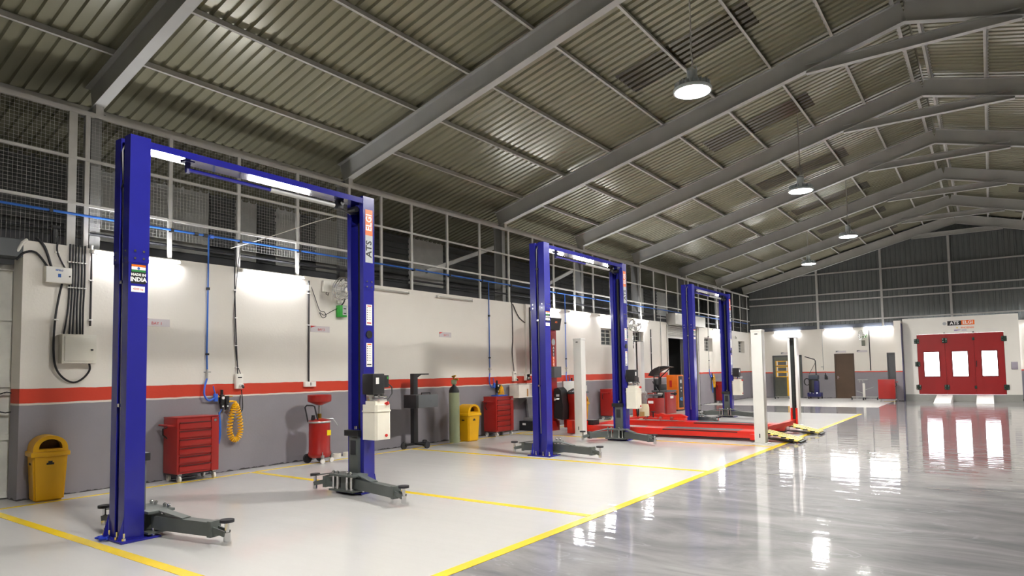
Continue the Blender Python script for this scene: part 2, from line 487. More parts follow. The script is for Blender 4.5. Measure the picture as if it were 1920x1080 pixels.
for yy in (6.0, 11.0, 15.5, 20.0, 24.3, 28.6, 32.4):
    for me in (mS, mSR):
        o = link('skylight_sheet', me, ceil); o.location = (0, snap(yy), 0)

# portal frames -----------------------------------------------------------
FR = (3.98, 8.45, 13.52, 17.55, 21.55, 25.95, 30.35, 34.42)
NTH = ('nearest steel portal frame, cut by the top left corner of the view', 'second steel portal frame, rising from behind the beam of the nearest lift',
       'third steel portal frame, its ridge at the top right of the view', 'fourth steel portal frame from the camera',
       'fifth steel portal frame from the camera', 'sixth steel portal frame from the camera',
       'seventh steel portal frame, last one standing clear of the gable', 'last steel portal frame, set against the corrugated gable')
def ibeam(p0, p1, depth, fw, ft=.014, wt=.012):
    """web and flanges of an I section in the frame plane (x,z)"""
    p0, p1 = Vector(p0), Vector(p1); d = (p1 - p0).normalized(); up = Vector((-d.z, 0, d.x))
    if up.z < 0: up = -up
    w = MB().beam(p0, p1, wt, depth - ft, up)
    f1 = MB().beam(p0 - up * (depth / 2), p1 - up * (depth / 2), fw, ft, up)
    f2 = MB().beam(p0 + up * (depth / 2), p1 + up * (depth / 2), fw, ft, up)
    return w, f1, f2
def portal(label, y):
    t = thing('portal_frame', label, 'steel frame', (0, y, 0), 0, 'steel portal frames carrying the roof')
    for s in (0, 1):
        def P(x, z): return ((x if s == 0 else XR - x), 0, z)
        zc = Z0 + .1875
        w, f1, f2 = ibeam(P(-.28, zc - .28 * SL), P(RIDGE, zc + SL * RIDGE), .375, .145)
        w.build('rafter_web', FRAMEGREY, t); f1.build('rafter_flange', FRAMEGREY, t); f2.build('rafter_flange', FRAMEGREY, t)
        b = MB()
        xa, xb = (-.36, -.1) if s == 0 else (XR + .1, XR + .36)
        b.box(xa, xb, -.006, .006, 0, 5.2)
        b.box(xa, xa + .014, -.065, .065, 0, 5.2); b.box(xb - .014, xb, -.065, .065, 0, 5.2)
        b.build('column', COLUMNGREY, t)
        MB().box(xa - .02, xb + .02, -.1, .1, 5.2, 5.22).build('cap_plate', COLUMNGREY, t)
    w, f1, f2 = ibeam((7.26, 0, 7.26), (XR - 7.26, 0, 7.26), .18, .12)
    w.build('collar_beam', FRAMEGREY, t); f1.build('collar_flange', FRAMEGREY, t); f2.build('collar_flange', FRAMEGREY, t)
    return t
fr0 = portal(NTH[0], FR[0])
for y, l in zip(FR[1:], NTH[1:]): dup(fr0, (0, y, 0), label=l)

# purlins, one piece per bay ------------------------------------------------
PX = (-.9, .5, 1.77, 3.0, 4.3, 5.45, 6.6, 7.73, 8.74)
edges = (YN,) + FR
cache = {}
def purlin(x, s, ya, yb):
    ln = round(yb - ya, 3)
    key = (x, s, ln)
    if key not in cache:
        xx = x if s == 0 else XR - x
        z = Z0 + .375 + SL * x + .012
        b = MB()
        b.box(xx - .003, xx + .003, 0, ln, z, z + .095)
        d = 1 if s == 0 else -1
        b.box(xx - .003, xx + .045 * d, 0, ln, z, z + .005)
        b.box(xx - .045 * d, xx + .003, 0, ln, z + .09, z + .095)
        o = b.build('purlin', MESHWHITE, ceil, smooth=False); o.location = (0, ya, 0)
        cache[key] = o.data
    else:
        o = link('purlin', cache[key], ceil); o.location = (0, ya, 0)
for ya, yb in zip(edges, edges[1:]):
    for x in PX:
        for s in (0, 1): 
            if not (s == 1 and x < -.5): purlin(x, s, ya, yb)

# gable cladding ---------------------------------------------------------
gable = MB().box(-.3, XR + .2, YF + .12, YF + .2, 3.32, 3.52).build('wall_gable', FLATGREY, kind='structure')
gw = 1.0
x = -2.6
while x < XR + .2:
    xa, xb = x, min(x + gw, XR + .2)
    pts = []
    def top(xx): return ZS + SL * (xx if xx < RIDGE else XR - xx) + .02
    bm = bmesh.new()
    prof = []
    xx = xa
    while xx < xb - 1e-4:
        prof += [(xx, 0), (xx + .12, 0), (xx + .14, -.03), (xx + .18, -.03)]; xx += .2
    prof.append((xb, 0))
    lo = [bm.verts.new((px, YF + .08 + dy, 3.3)) for px, dy in prof]
    hi = [bm.verts.new((px, YF + .08 + dy, top(px))) for px, dy in prof]
    for i in range(len(prof) - 1): bm.faces.new((lo[i], lo[i + 1], hi[i + 1], hi[i]))
    bmesh.ops.recalc_face_normals(bm, faces=bm.faces)
    me = bpy.data.meshes.new('cladding_sheet'); bm.to_mesh(me); bm.free(); me.materials.append(CLAD)
    link('cladding_sheet', me, gable)
    x += gw
for z in (3.66, 4.62, 4.96, 5.95): MB().box(max(0, (z - 5.6) / SL), min(XR, XR - (z - 5.6) / SL), YF - .06, YF, z, z + .06).build('girt', FRAMEGREY, gable)
for xx in (3.22, 5.97, 8.62, 12, 14.7): MB().box(xx - .045, xx + .045, YF - .1, YF - .03, 3.32, min(top(xx) - .5, 7.2)).build('gable_post', FRAMEGREY, gable)
MB().box(-.3, 6.4, YF - .03, YF + .12, 3.32, 3.5).build('gable_sill', mat('sill_blue_grey', '4a4f58', 0.5), gable)

# the building next door, seen through the mesh ---------------------------
ob = MB().box(-2.75, -2.62, YN, YF + .3, 0, 5.3).build('wall_outer', mat('neighbour_render', '6a6b6e', 0.8), kind='structure')
SIDES = mat('neighbour_sheet', '5c5e5d', 0.7); SIDEL = mat('neighbour_sheet_pale', 'd8d8d4', 0.7); SIDEM = mat('neighbour_sheet_mid', 'a2a29d', 0.7)
PAN = [(-6.0, -3.0, 0), (-3.0, 0.0, 0), (0.0, 2.5, 0), (2.5, 5.0, 0), (5.0, 7.04, 2), (7.04, 7.6, 0), (7.6, 8.1, 2), (8.1, 8.55, 0), (8.55, 9.2, 2), (9.2, 9.6, 0), (9.6, 11.0, 1), (11.0, 12.6, 0), (12.6, 14.0, 2), (14.0, 15.6, 0)]
yy = 15.6
while yy < YF - .2:
    w = random.choice((.7, .9, 1.2, 1.6)); PAN.append((yy, min(yy + w, YF), random.choice((0, 0, 1, 2)))); yy += w
for ya, yb, kind in PAN:
    b = MB().box(-2.62, -2.58, ya, yb - .02, 3.9, 5.25)
    if kind == 0:                                  # louvred panel
        zz = 3.95
        while zz < 5.2:
            b.box(-2.58, -2.545, ya, yb - .02, zz, zz + .05); zz += .14
    b.build('side_panel', (SIDES, SIDEM, SIDEL)[kind], ob, smooth=False)

# white steel mesh screen above the left wall -----------------------------
scr = thing('mesh_screen', 'pale steel framed wire mesh screen along the top of the left wall', 'screen', (0, 0, HW))
ups = [-5, -3.8, -2.6, -1.4, -.2, 1.0, 2.2, 3.66, 3.84, 4.98, 6.10, 7.24, 8.42, 9.25, 10.12, 11.27, 12.45, 13.64, 14.75, 15.8, 16.95, 18.1, 19.25, 20.4, 21.55, 22.7, 23.85, 25.0, 26.15, 27.3, 28.45, 29.6, 30.75, 31.9, 33.05, 34.2]
for u in ups:
    w = .05 if abs(u - 3.66) < .01 else .028
    MB().box(-.055, -.02, u - w, u + w, 0, 1.87).build('upright', MESHWHITE, scr)
for z, h in ((1.87, .06), (1.22, .035), (.59, .035)):
    MB().box(-.06, -.015, YN + .05, YF - .05, z - h / 2, z + h / 2).build('rail', MESHWHITE, scr)
b = MB()
n = 0
yv = 2.0
while yv < 8.4:
    b.box(-.0655, -.0625, yv - .0009, yv + .0009, .02 if yv < 3.9 else .3, 1.85); yv += .05
zv = .31
while zv < 1.85:
    b.box(-.0655, -.0625, 2.0, 8.4, zv - .0009, zv + .0009); zv += .05
b.build('wire_mesh', MESHWHITE, scr, smooth=False, kind='stuff')
for y in FR[:7]:
    MB().box(-.14, -.02, y - .05, y + .05, 1.84, 2.06).build('clip', MESHWHITE, scr)
# black service pipe and blue compressed air main
tag(MB().tube([(-.1, 2.6, 3.5), (-.1, 34, 3.5)], .022, 8).build('cable_duct', CABLE), 'black cable duct running along just above the cream wall', 'duct')
am = thing('air_main', 'long blue compressed air pipe fixed across the mesh screen', 'pipe', (0, 0, 3.71))
MB().tube([(.03, -3, 0), (.03, 34.0, .02)], .017, 8).build('pipe', BLUEPIPE, am)
for yy in (3.4, 4.98, 6.1, 7.24, 8.42, 10.12, 11.27, 12.45, 13.64, 15.8, 18.1, 20.4, 22.7, 25):
    MB().box(-.02, .055, yy - .02, yy + .02, -.025, .025).build('pipe_clamp', BLACK, am)
for yy in (5.5, 5.6, 5.35): MB().cyl((.03, yy - .03, 0), (.03, yy + .03, 0), .03, 10).build('coupling', BLUEHOSE if yy > 5.55 else BLACK, am)

# steel gate in the opening at the left edge
gt = thing('steel_gate', 'dusty white sheet steel gate at the left edge of the view', 'gate', (-.36, 3.22, 0))
MB().box(-.03, 0, -2.4, 0, .03, 3.0).build('gate_skin', GATE, gt)
for z in (.05, .78, 1.45, 2.3, 2.95): MB().box(0, .03, -2.4, 0, z - .035, z + .035).build('gate_rail', GATE, gt)
for yy in (-2.36, -1.2, -.04): MB().box(0, .04, yy - .04, yy + .04, .03, 3.0).build('gate_stile', GATE, gt)
MB().box(-.3, 0, .6, 3.12, 3.06, HW).build('trim_9', FLATGREY, kind='structure')
cb = [( .04 + .012 * math.cos(i), .13 * math.cos(i * .42) , .13 * math.sin(i * .42)) for i in range(60)]
hk = thing('cable_coil', 'coil of black cable hung on the white gate', 'cable', (-.32, 3.07, 1.22))
MB().tube(cb, .007, 5).build('loops', CABLE, hk)
MB().cyl((-.02, 0, .12), (.07, 0, .14), .008, 6).build('hook', STEEL, hk)
MB().tube([(-.27, 2.7, 3.2), (-.2, 2.9, 3.14), (-.1, 3.02, 3.08), (-.02, 3.06, 3.12), (.03, 3.1, 3.24), (-.02, 3.16, 3.29)], .02, 8).build('drain_elbow', WHITEPL)
tag(bpy.data.objects['drain_elbow'], 'short white plastic pipe bend over the corner of the left wall', 'pipe')

# ------------------------------------------------------------------ windows, doors, shutter
def window(n, along, a0, a1, z0, z1, depth_at, inward):
    """steel framed window with a grille; structure"""
    t = MB()
    if along == 'y':
        x = depth_at
        for (ya, yb, za, zb) in ((a0, a1, z0, z0 + .035), (a0, a1, z1 - .035, z1), (a0, a0 + .035, z0, z1), (a1 - .035, a1, z0, z1)):
            t.box(x - .025, x + .025, ya, yb, za, zb)
        o = t.build('window_%d' % n, MESHWHITE, kind='structure')
        k = 3
        for i in range(k):
            ya, yb = a0 + .035 + (a1 - a0 - .07) * i / k, a0 + .035 + (a1 - a0 - .07) * (i + 1) / k
            MB().box(x - .012, x - .006, ya + .012, yb - .012, z0 + .035, z1 - .035).build('pane', GLASSD, o)
            if i: MB().box(x - .02, x + .02, ya - .012, ya + .012, z0, z1).build('mullion', MESHWHITE, o)
        for i in range(1, 4):
            z = z0 + (z1 - z0) * i / 4
            MB().box(x + .026, x + .038, a0, a1, z - .008, z + .008).build('grille_bar', MESHWHITE, o)
    else:
        for (xa, xb, za, zb) in ((a0, a1, z0, z0 + .035), (a0, a1, z1 - .035, z1), (a0, a0 + .035, z0, z1), (a1 - .035, a1, z0, z1)):
            t.box(xa, xb, depth_at - .025, depth_at + .025, za, zb)
        o = t.build('window_%d' % n, MESHWHITE, kind='structure')
        MB().box(a0 + .03, a1 - .03, depth_at + .004, depth_at + .01, z0 + .03, z1 - .03).build('pane', GLASSD, o)
    return o
for i, w in enumerate(LW + LW2): window(i + 1, 'y', w[0], w[1], w[2], w[3], -.2, 1)
window(5, 'x', *FH[3], YF + .1, 1)

d = MB().box(3.89, 4.66, YF + .02, YF + .06, 0, 2.07).build('door_1', BROWNDOOR, kind='structure')
for xa, xb, za, zb in ((3.85, 3.9, 0, 2.1), (4.65, 4.7, 0, 2.1), (3.85, 4.7, 2.06, 2.11)): MB().box(xa, xb, YF - .02, YF + .08, za, zb).build('door_frame', mat('brown_frame', '49372a', .45), d)
MB().cyl((3.97, YF + .02, .99), (3.97, YF - .05, .99), .012, 8).box(3.96, 4.06, YF - .06, YF - .045, .98, 1.0).build('door_handle', CHROME, d)
MB().box(3.95, 3.99, YF + .012, YF + .02, .9, 1.06).build('lock_plate', CHROME, d)
d = MB().box(1.06, 2.36, YF + .03, YF + .07, 0, 2.06).build('door_2', GREYGREEN, kind='structure')
for xa, xb, za, zb in ((1.02, 1.09, 0, 2.1), (2.33, 2.4, 0, 2.1), (1.02, 2.4, 2.02, 2.1)): MB().box(xa, xb, YF - .02, YF + .06, za, zb).build('door_frame', FLATGREY, d)
for z in [i * .12 + .1 for i in range(16)]: MB().box(1.1, 2.32, YF + .018, YF + .03, z, z + .07).build('slat', GREYGREEN, d)
d = MB().box(6.08, 6.4, YF + .05, YF + .09, 0, 2.06).build('door_3', DARKDOOR, kind='structure')
MB().box(6.05, 6.09, YF - .02, YF + .08, 0, 2.1).box(6.05, 6.4, YF - .02, YF + .08, 2.05, 2.1).build('door_frame', DARKDOOR, d)

sh = MB().box(.02, .36, 23.72, 26.95, 3.2, 3.62, bev=.015).build('door_4', SHUTTER, kind='structure')
z = 2.78
while z < 3.2:
    MB().cyl((-.05, 23.75, z), (-.05, 26.92, z), .032, 8).build('shutter_slat', SHUTTER, sh); z += .062
MB().box(-.07, -.03, 23.75, 26.92, 2.70, 2.76).build('bottom_rail', SHUTTER, sh)
for yy in (23.72, 26.9): MB().box(-.12, .03, yy - .04, yy + .04, 0, 3.2).build('guide_channel', MESHWHITE, sh)
# dark store behind the shutter
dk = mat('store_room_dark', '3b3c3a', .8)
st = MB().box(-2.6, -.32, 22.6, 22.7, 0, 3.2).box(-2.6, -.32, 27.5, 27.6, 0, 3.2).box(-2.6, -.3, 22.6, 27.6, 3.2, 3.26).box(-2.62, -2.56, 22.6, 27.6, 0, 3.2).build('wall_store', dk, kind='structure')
rk = thing('storage_rack', 'dark storage rack inside the shuttered store', 'rack', (-2.1, 25.2, 0))
for yy in (-1, 1):
    for xx in (-.2, .2): MB().box(xx - .02, xx + .02, yy - .02, yy + .02, 0, 2.4).build('post', FLATGREY, rk)
for z in (.4, 1.1, 1.8, 2.36): MB().box(-.22, .22, -1.02, 1.02, z, z + .03).build('shelf', GREYGREEN, rk)

# ------------------------------------------------------------------ lamps
lamp = None
def make_lamp(label, cord):
    t = thing('pendant_lamp', label, 'lamp', (0, 0, 0), 0, 'high bay lamps hung from the roof')
    MB().lathe([(.0, .012), (.245, .012), (.245, 0), (.0, -.006)], n=36).build('lens', LENS, t)
    MB().lathe([(.25, -.012), (.275, -.008), (.278, .03), (.25, .05), (.20, .055), (.20, .12), (.1, .14), (0, .14)], n=36).build('housing', FINS, t)
    b = MB()
    for k in range(28):
        a = 2 * PI * k / 28
        b.beam((.2 * math.cos(a), .2 * math.sin(a), .085), (.255 * math.cos(a), .255 * math.sin(a), .085), .008, .07)
    b.build('cooling_fins', FINS, t, kind='stuff')
    MB().lathe([(.07, .14), (.075, .16), (.075, .30), (.05, .33), (0, .33)], n=16).build('driver', FINS, t)
    MB().tube([(-.07, 0, .14), (-.07, 0, .36), (.07, 0, .36), (.07, 0, .14)], .008, 6).build('bracket', FINS, t)
    return t
def cord(t, h):
    MB().tube([(0, 0, .36), (.01, .01, .45), (.0, 0, .6), (0, 0, h)], .011, 6).build('cord', mat('white_cord', 'c9c6c0', .5), t)
LP = [(6.53, 9.27, 5.57, 'largest pendant high bay lamp, nearest the camera'), (6.52, 16.15, 5.57, 'second pendant high bay lamp, further down the same row'),
      (6.46, 22.85, 5.57, 'third pendant high bay lamp down the row'), (4.24, 27.95, 5.57, 'smallest pendant high bay lamp, deepest and lowest in the view'),
      (6.5, 2.5, 5.57, 'pendant high bay lamp overhead, above the top edge of the view'),
      (13.6, 27.95, 5.57, 'unseen pendant lamp added over the right side aisle to brighten the spray booth')]  # last lamp hangs out of view, added to brighten the booth front
l0 = make_lamp(LP[0][3], 0)
for i, (x, y, z, lb) in enumerate(LP):
    o = l0 if i == 0 else dup(l0, (0, 0, 0), label=lb)
    o.location = (x, y, z)
    px = x if x < RIDGE else XR - x
    cord(o, Z0 + .375 + SL * px + .0 - z)

for c in l0.children:
    if c.name.startswith('lens'): c.data = c.data.copy(); c.data.materials[0] = LENS_STRONG

# wall tubes
def make_tube(label, lit):
    t = thing('tube_light', label, 'lamp', (0, 0, 0), 0, None)
    MB().box(0, .035, -.62, .62, -.02, .025, bev=.004).build('batten', WHITEPL, t)
    MB().cyl((.055, -.59, -.005), (.055, .59, -.005), .014, 10).build('tube', TUBEON if lit else mat('unlit_tube', 'b5b2aa', .4), t)
    for s in (-1, 1): MB().box(.03, .07, s * .6 - .015, s * .6 + .015, -.025, .02).build('end_cap', WHITEPL, t)
    return t
tl = make_tube('glowing wall tube behind the near post of the nearest lift', True)
tl['group'] = 'tube lights along the walls'
tu = make_tube('unlit tube batten on the cream wall just right of the nearest lift', False)
tu['group'] = 'tube lights along the walls'
first = {True: tl, False: tu}; used = {True: 0, False: 0}
def tube(y, z, label, lit=True, far=None):
    o = first[lit] if not used[lit] else dup(first[lit], (0, 0, 0))
    used[lit] = 1
    o['label'] = label
    o.location = (.005, y, z) if far is None else (far, YF - .005, z)
    if far is not None: o.rotation_euler = (0, 0, -PI / 2)
    return o
tube(4.5, 3.235, 'glowing wall tube right behind the near post of the nearest lift')
tube(6.72, 3.235, 'glowing wall tube left of the nearest wall fan')
tube(9.35, 3.2, 'unlit tube batten on the wall, left one of the two beside the nearest lift', False)
tube(11.45, 3.2, 'unlit tube batten on the wall above the gas cylinder', False)
tube(15.35, 3.22, 'glowing wall tube above the red aligner tower')
tube(17.1, 3.22, 'glowing wall tube above the short white lift post by the wall')
tube(18.95, 3.22, 'glowing wall tube above the first barred window')
tube(21.3, 3.22, 'glowing wall tube above the second barred window')
tube(29.4, 3.22, 'glowing wall tube behind the far post of the last lift')
tube(0, 3.25, 'glowing far wall tube above the grey louvred door', True, 1.78)
tube(0, 3.25, 'glowing far wall tube above the brown door', True, 4.1)
tube(0, 3.25, 'glowing far wall tube above the red trolley beside the booth', True, 5.76)
tube(0, 3.25, 'glowing far wall tube right of the spray booth', True, 11.75)

# ------------------------------------------------------------------ two post lifts
def post_profile(sgn):
    """C section with a hose groove down its back; local y grows towards the bay"""
    p = [(-.15, 0), (-.035, 0), (-.035, .045), (.035, .045), (.035, 0), (.15, 0), (.15, .18), (.085, .18), (.085, .165), (.135, .165), (.135, .015),
         (.05, .015), (.05, .06), (-.05, .06), (-.05, .015), (-.135, .015), (-.135, .165), (-.085, .165), (-.085, .18), (-.15, .18)]
    return [(x, y * sgn) for x, y in p][::sgn]
def lift(label, x0, y0, W, near_arms, far_arms, stickers):
    t = thing('two_post_lift', label, 'car lift', (x0, y0, 0), 0, 'two post lifts in the bays')
    for side in (0, 1):
        s = 1 if side == 0 else -1                    # direction towards the bay
        yb = 0 if side == 0 else W                    # back of the post
        pr = post_profile(s)
        p = MB().prism(pr, Matrix.Translation((0, yb, .02)), 2.585).build('post', BLUE, t, smooth=False)
        MB().prism([(x * 1.035, (y - .09 * s) * 1.05 + .09 * s) for x, y in pr], Matrix.Translation((0, yb, 2.6)), 1.23).build('post_extension', BLUE, p, smooth=False)
        b = MB()
        for z in (2.64, 2.71):
            for y in (.05, .13): b.cyl((.15, yb + s * y, z), (.168, yb + s * y, z), .011, 8)
            for x in (-.1, .1): b.cyl((x, yb - .012 * s, z), (x, yb + .01 * s, z), .011, 8)
        b.build('joint_bolts', CHROME, p, kind='stuff')
        bp = MB().box(-.24, .24, yb - .06 * s, yb + .3 * s, 0, .02, bev=.004).build('base_plate', BLUE, t)
        for x in (-.15, .15):
            M = frame_M((x - .006, yb, .02), (0, -s, 0), (0, 0, 1)) if s > 0 else frame_M((x - .006, yb, .02), (0, 1, 0), (0, 0, 1))
            MB().prism([(0, 0), (.05, 0), (0, .2)], M, .012 * (1)).build('gusset', BLUE, t, smooth=False)
        b = MB()
        for x, y in ((-.2, -.02), (-.07, -.03), (.08, -.03), (.2, -.02), (.2, .24), (-.2, .24)):
            b.cyl((x, yb + s * y, .02), (x, yb + s * y, .09), .009, 8).cyl((x, yb + s * y, .02), (x, yb + s * y, .045), .018, 6)
        b.build('anchor_bolts', CHROME, t, kind='stuff')
        # hydraulic hose down the groove of the back
        MB().tube([(.03, yb + .02 * s, 3.78), (.0, yb - .006 * s, 3.7), (-.012, yb + .012 * s, 3.4), (-.004, yb + .02 * s, 2.6), (.0, yb + .02 * s, 1.5), (.012, yb + .02 * s, .4)], .009, 6).build('hose', STEEL if side == 0 else BLACK, t)
        b = MB()
        for z in (3.35, 2.42, 1.25): b.box(-.02, .02, yb - .004 * s, yb + .02 * s, z - .015, z + .015)
        b.build('hose_clips', CHROME, t, kind='stuff')
        # carriage in the channel
        yi = yb + s * .18
        c = MB().box(-.082, .082, yb + s * .07, yi + s * .045, .14, .72, bev=.006).build('carriage', ARMGREY, t)
        MB().box(-.15, .11, yi + s * .004, yi + s * .07, .715, .79, bev=.006).build('carriage_cap', BLACK, c)
        MB().box(-.05, .05, yi + s * .045, yi + s * .052, .48, .66, bev=.004).build('rubber_pad', RUBBER, c)
        MB().cyl((0, yi, .80), (0, yi, .84), .02, 8).build('cap_bolt', CHROME, c)
        MB().box(-.02, .02, yb + s * .1, yb + s * .12, .8, 3.5).build('lift_chain', BLACK, t)
        k = MB().box(-.23, .23, yi + s * .0, yi + s * .25, .04, .06).box(-.23, .23, yi + s * .0, yi + s * .25, .225, .25, bev=.005).box(-.06, .06, yi - s * .03, yi + s * .2, .05, .24).build('arm_bracket', ARMGREY, t)
        b = MB()
        for x in (-.17, -.09, .09, .17): b.cyl((x, yi + s * .222, .05), (x, yi + s * .222, .27), .017, 10).sphere((x, yi + s * .222, .272), .021, n=8)
        b.build('lock_pins', CHROME, k, kind='stuff')
        for (dx, dy) in (near_arms if side == 0 else far_arms):
            sx = 1 if dx > 0 else -1
            a0 = Vector((sx * .15, yi + s * .11, .135)); a1 = Vector((dx, yi + s * dy, .135))
            d = (a1 - a0).normalized(); ln = (a1 - a0).length
            am_ = MB().beam(a0, a0 + d * (ln - .16), .10, .125).beam(a0 + d * .1, a0 + d * (ln - .2), .07, .085).build('arm', ARMGREY, t)
            n_ = Vector((-d.y, d.x, 0))
            MB().beam(a0 + d * (ln - .19), a0 + d * (ln - .14), .112, .142).beam(a0 + d * (ln - .16) + n_ * .03, a1 + n_ * .03 - Vector((0, 0, .03)), .015, .05).beam(a0 + d * (ln - .16) - n_ * .03, a1 - n_ * .03 - Vector((0, 0, .03)), .015, .05).build('arm_end', ARMGREY, am_)
            g0 = a0 + d * .1 + Vector((0, 0, .112)); g1 = a0 + d * .42 + Vector((0, 0, .066))
            MB().beam(g0, g1, .09, .012).build('brace_plate', ARMGREY, am_)
            MB().cyl(a1 - Vector((0, 0, .10)), a1 + Vector((0, 0, .07)), .02, 10).cyl(a1 - Vector((0, 0, .10)), a1 - Vector((0, 0, .02)), .03, 10).build('pad_screw', CHROME, am_)
            MB().cyl(a1 + Vector((0, 0, .07)), a1 + Vector((0, 0, .095)), .062, 20).build('rubber_pad', RUBBER, am_)
    # overhead beam and limit bar
    MB().prism([(-.15, 3.757), (.15, 3.73), (.15, 3.80), (-.15, 3.80)], frame_M((0, W - .12, 0), RIGHT, UP), W - .24).build('overhead_beam', BEAMBLUE, t, smooth=False)
    lb = MB().cyl((.02, .62, 3.655), (.02, W * .52, 3.655), .022, 10).build('limit_bar', BLUE, t)
    MB().cyl((.02, W * .52, 3.655), (.02, W - .55, 3.655), .03, 10).build('padded_sleeve', FRAMEGREY, lb)
    MB().box(.0, .04, .60, .64, 3.64, 3.74).box(-.03, .07, .57, .67, 3.73, 3.745).cyl((.02, .62, 3.62), (.02, .62, 3.66), .025, 8).build('bar_bracket', NAVY, lb)
    MB().box(-.02, .06, W - .52, W - .42, 3.62, 3.74, bev=.01).cyl((.06, W - .47, 3.69), (.09, W - .47, 3.69), .03, 10).build('limit_switch', BLACK, t)
    MB().tube([(.03, W - .45, 3.63), (.04, W - .3, 3.58), (.02, W - .15, 3.62)], .008, 5).cyl((-.07, W - .22, 3.66), (.07, W - .22, 3.66), .04, 12).build('pulley', BLACK, t)
    # power unit on the far post
    px0 = .19
    m = MB().box(px0 + .02, px0 + .22, W - .26, W - .06, 1.25, 1.51, bev=.015).build('motor', BLACK, t)
    MB().box(px0 + .05, px0 + .15, W - .06, W + .08, 1.33, 1.49, bev=.008).build('switch_box', BLACK, m)
    MB().box(px0 + .221, px0 + .223, W - .21, W - .16, 1.38, 1.46).build('rating_plate', LABELW, m)
    MB().box(px0 + .151, px0 + .153, W + .045, W + .065, 1.44, 1.47).build('green_button', GREENPL, m)
    MB().box(px0 + .05, px0 + .19, W - .22, W - .04, 1.165, 1.25, bev=.01).cyl((px0 + .12, W - .0, 1.19), (px0 + .12, W + .05, 1.19), .03, 10).cyl((px0 + .2, W - .2, 1.23), (px0 + .26, W - .2, 1.23), .018, 8).cyl((px0 + .2, W - .11, 1.23), (px0 + .27, W - .11, 1.23), .015, 8).build('manifold', CHROME, m)
    k = MB().prism([(-.11, -.13), (.11, -.13), (.13, -.1), (.13, .1), (.11, .13), (-.11, .13), (-.13, .1), (-.13, -.1)], Matrix.Translation((px0 + .13, W - .12, .68)), .44)
    k.prism([(-.09, -.1), (.09, -.1), (.09, .1), (-.09, .1)], Matrix.Translation((px0 + .13, W - .12, 1.12)), .045)
    k = k.build('oil_tank', TANK, t, smooth=False)
    MB().prism([(-.115, -.138), (.115, -.138), (.138, -.105), (.138, .105), (.115, .138), (-.115, .138), (-.138, .105), (-.138, -.105)], Matrix.Translation((px0 + .13, W - .12, 1.03)), .015).build('tank_seam', TANK, k, smooth=False)
    MB().cyl((px0 + .26, W - .08, .73), (px0 + .275, W - .08, .73), .018, 10).cyl((px0 + .24, W - .07, 1.12), (px0 + .28, W - .05, 1.14), .022, 10).build('red_cap', LABELR, k)
    MB().tube([(px0 + .1, W + .08, 1.4), (px0 + .12, W + .16, 1.33), (px0 + .12, W + .16, 1.25), (px0 + .12, W + .06, 1.15)], .008, 6).build('lead', BLACK, m)
    MB().box(.14, px0 + .03, W - .22, W - .04, 1.12, 1.3).build('mount_plate', BLUE, t)
    # writing: name strip on the far post, stickers
    xf = .158
    yl = W - .09
    n = MB().box(xf, xf + .001, yl - .062, yl + .062, 3.32, 3.66).build('name_strip_orange', LABELO, t)
    text('ELGI', .135, LABELW, n, (xf + .0015, yl, 3.49), UP, (0, -1, 0), sx=.85, bold=.003)
    n = MB().box(xf, xf + .001, yl - .062, yl + .062, 2.96, 3.32).build('name_strip_grey', LABELG, t)
    text('ATS', .135, LABELK, n, (xf + .0015, yl, 3.14), UP, (0, -1, 0), sx=.95, bold=.003)
    xl = .152
    for z0, z1, top in ((2.14, 2.41, LABELR), (1.60, 1.91, LABELO)):
        n = MB().box(xl, xl + .001, yl - .045, yl + .055, z0, z1).build('instruction_label', LABELW, t)
        b = MB().box(xl + .001, xl + .0016, yl - .03, yl + .04, z1 - .025, z1 - .012)
        b.build('label_heading', top, n)
        b = MB()
        zz = z1 - .05
        while zz > z0 + .06: b.box(xl + .001, xl + .0016, yl - .035, yl - .02, zz, zz + .012).box(xl + .001, xl + .0016, yl - .005, yl + .035, zz + .004, zz + .007); zz -= .03
        b.build('label_print', LABELK, n, kind='stuff')
        MB().box(xl + .001, xl + .0016, yl - .035, yl + .04, z0 + .022, z0 + .038).build('label_foot', LABELR if top is LABELR else LABELK, n)
    MB().cyl((xl - .002, yl, 2.02), (xl + .012, yl, 2.02), .05, 20).build('cable_cap', BLACK, t)
    # near post: country sticker and rating
    n = MB().box(xl, xl + .001, .022, .158, 2.40, 2.585).build('country_sticker', LABELK, t)
    MB().box(xl + .001, xl + .0016, .026, .154, 2.562, 2.58).build('sticker_stripe_orange', LABELO, n)
    MB().box(xl + .001, xl + .0016, .026, .154, 2.532, 2.56).build('sticker_stripe_white', LABELW, n)
    MB().cyl((xl + .001, .09, 2.546), (xl + .0018, .09, 2.546), .013, 16).build('sticker_wheel', LABELB, n)
    MB().box(xl + .001, xl + .0016, .026, .154, 2.512, 2.53).build('sticker_stripe_green', LABELGR, n)
    text('MADE IN', .034, LABELW, n, (xl + .0015, .09, 2.484), DEEP, UP, bold=.0012)
    text('INDIA', .055, LABELW, n, (xl + .0015, .09, 2.438), DEEP, UP, bold=.002)
    n = MB().box(xl, xl + .001, .025, .15, 2.32, 2.375).build('capacity_label', LABELW, t)
    text('4000 kg', .03, LABELR, n, (xl + .0015, .088, 2.347), DEEP, UP)
    return t
lift('nearest blue two post lift with its arms spread on the white floor', 3.2, 2.9, 3.06, ((1.08, .28), (-.63, -.02)), ((-.5, .25), (1.19, .33)), True)
lift('middle blue two post lift, between the nearest lift and the red runways', 3.33, 9.88, 3.3, ((-.62, -.1), (1.14, -.08)), ((-.52, .7), (1.12, .72)), True)
lift('furthest blue two post lift, rising behind the red runways', 3.2, 17.5, 3.3, ((-.5, -.5), (.8, -.3)), ((-.7, .55), (1.14, .8)), True)

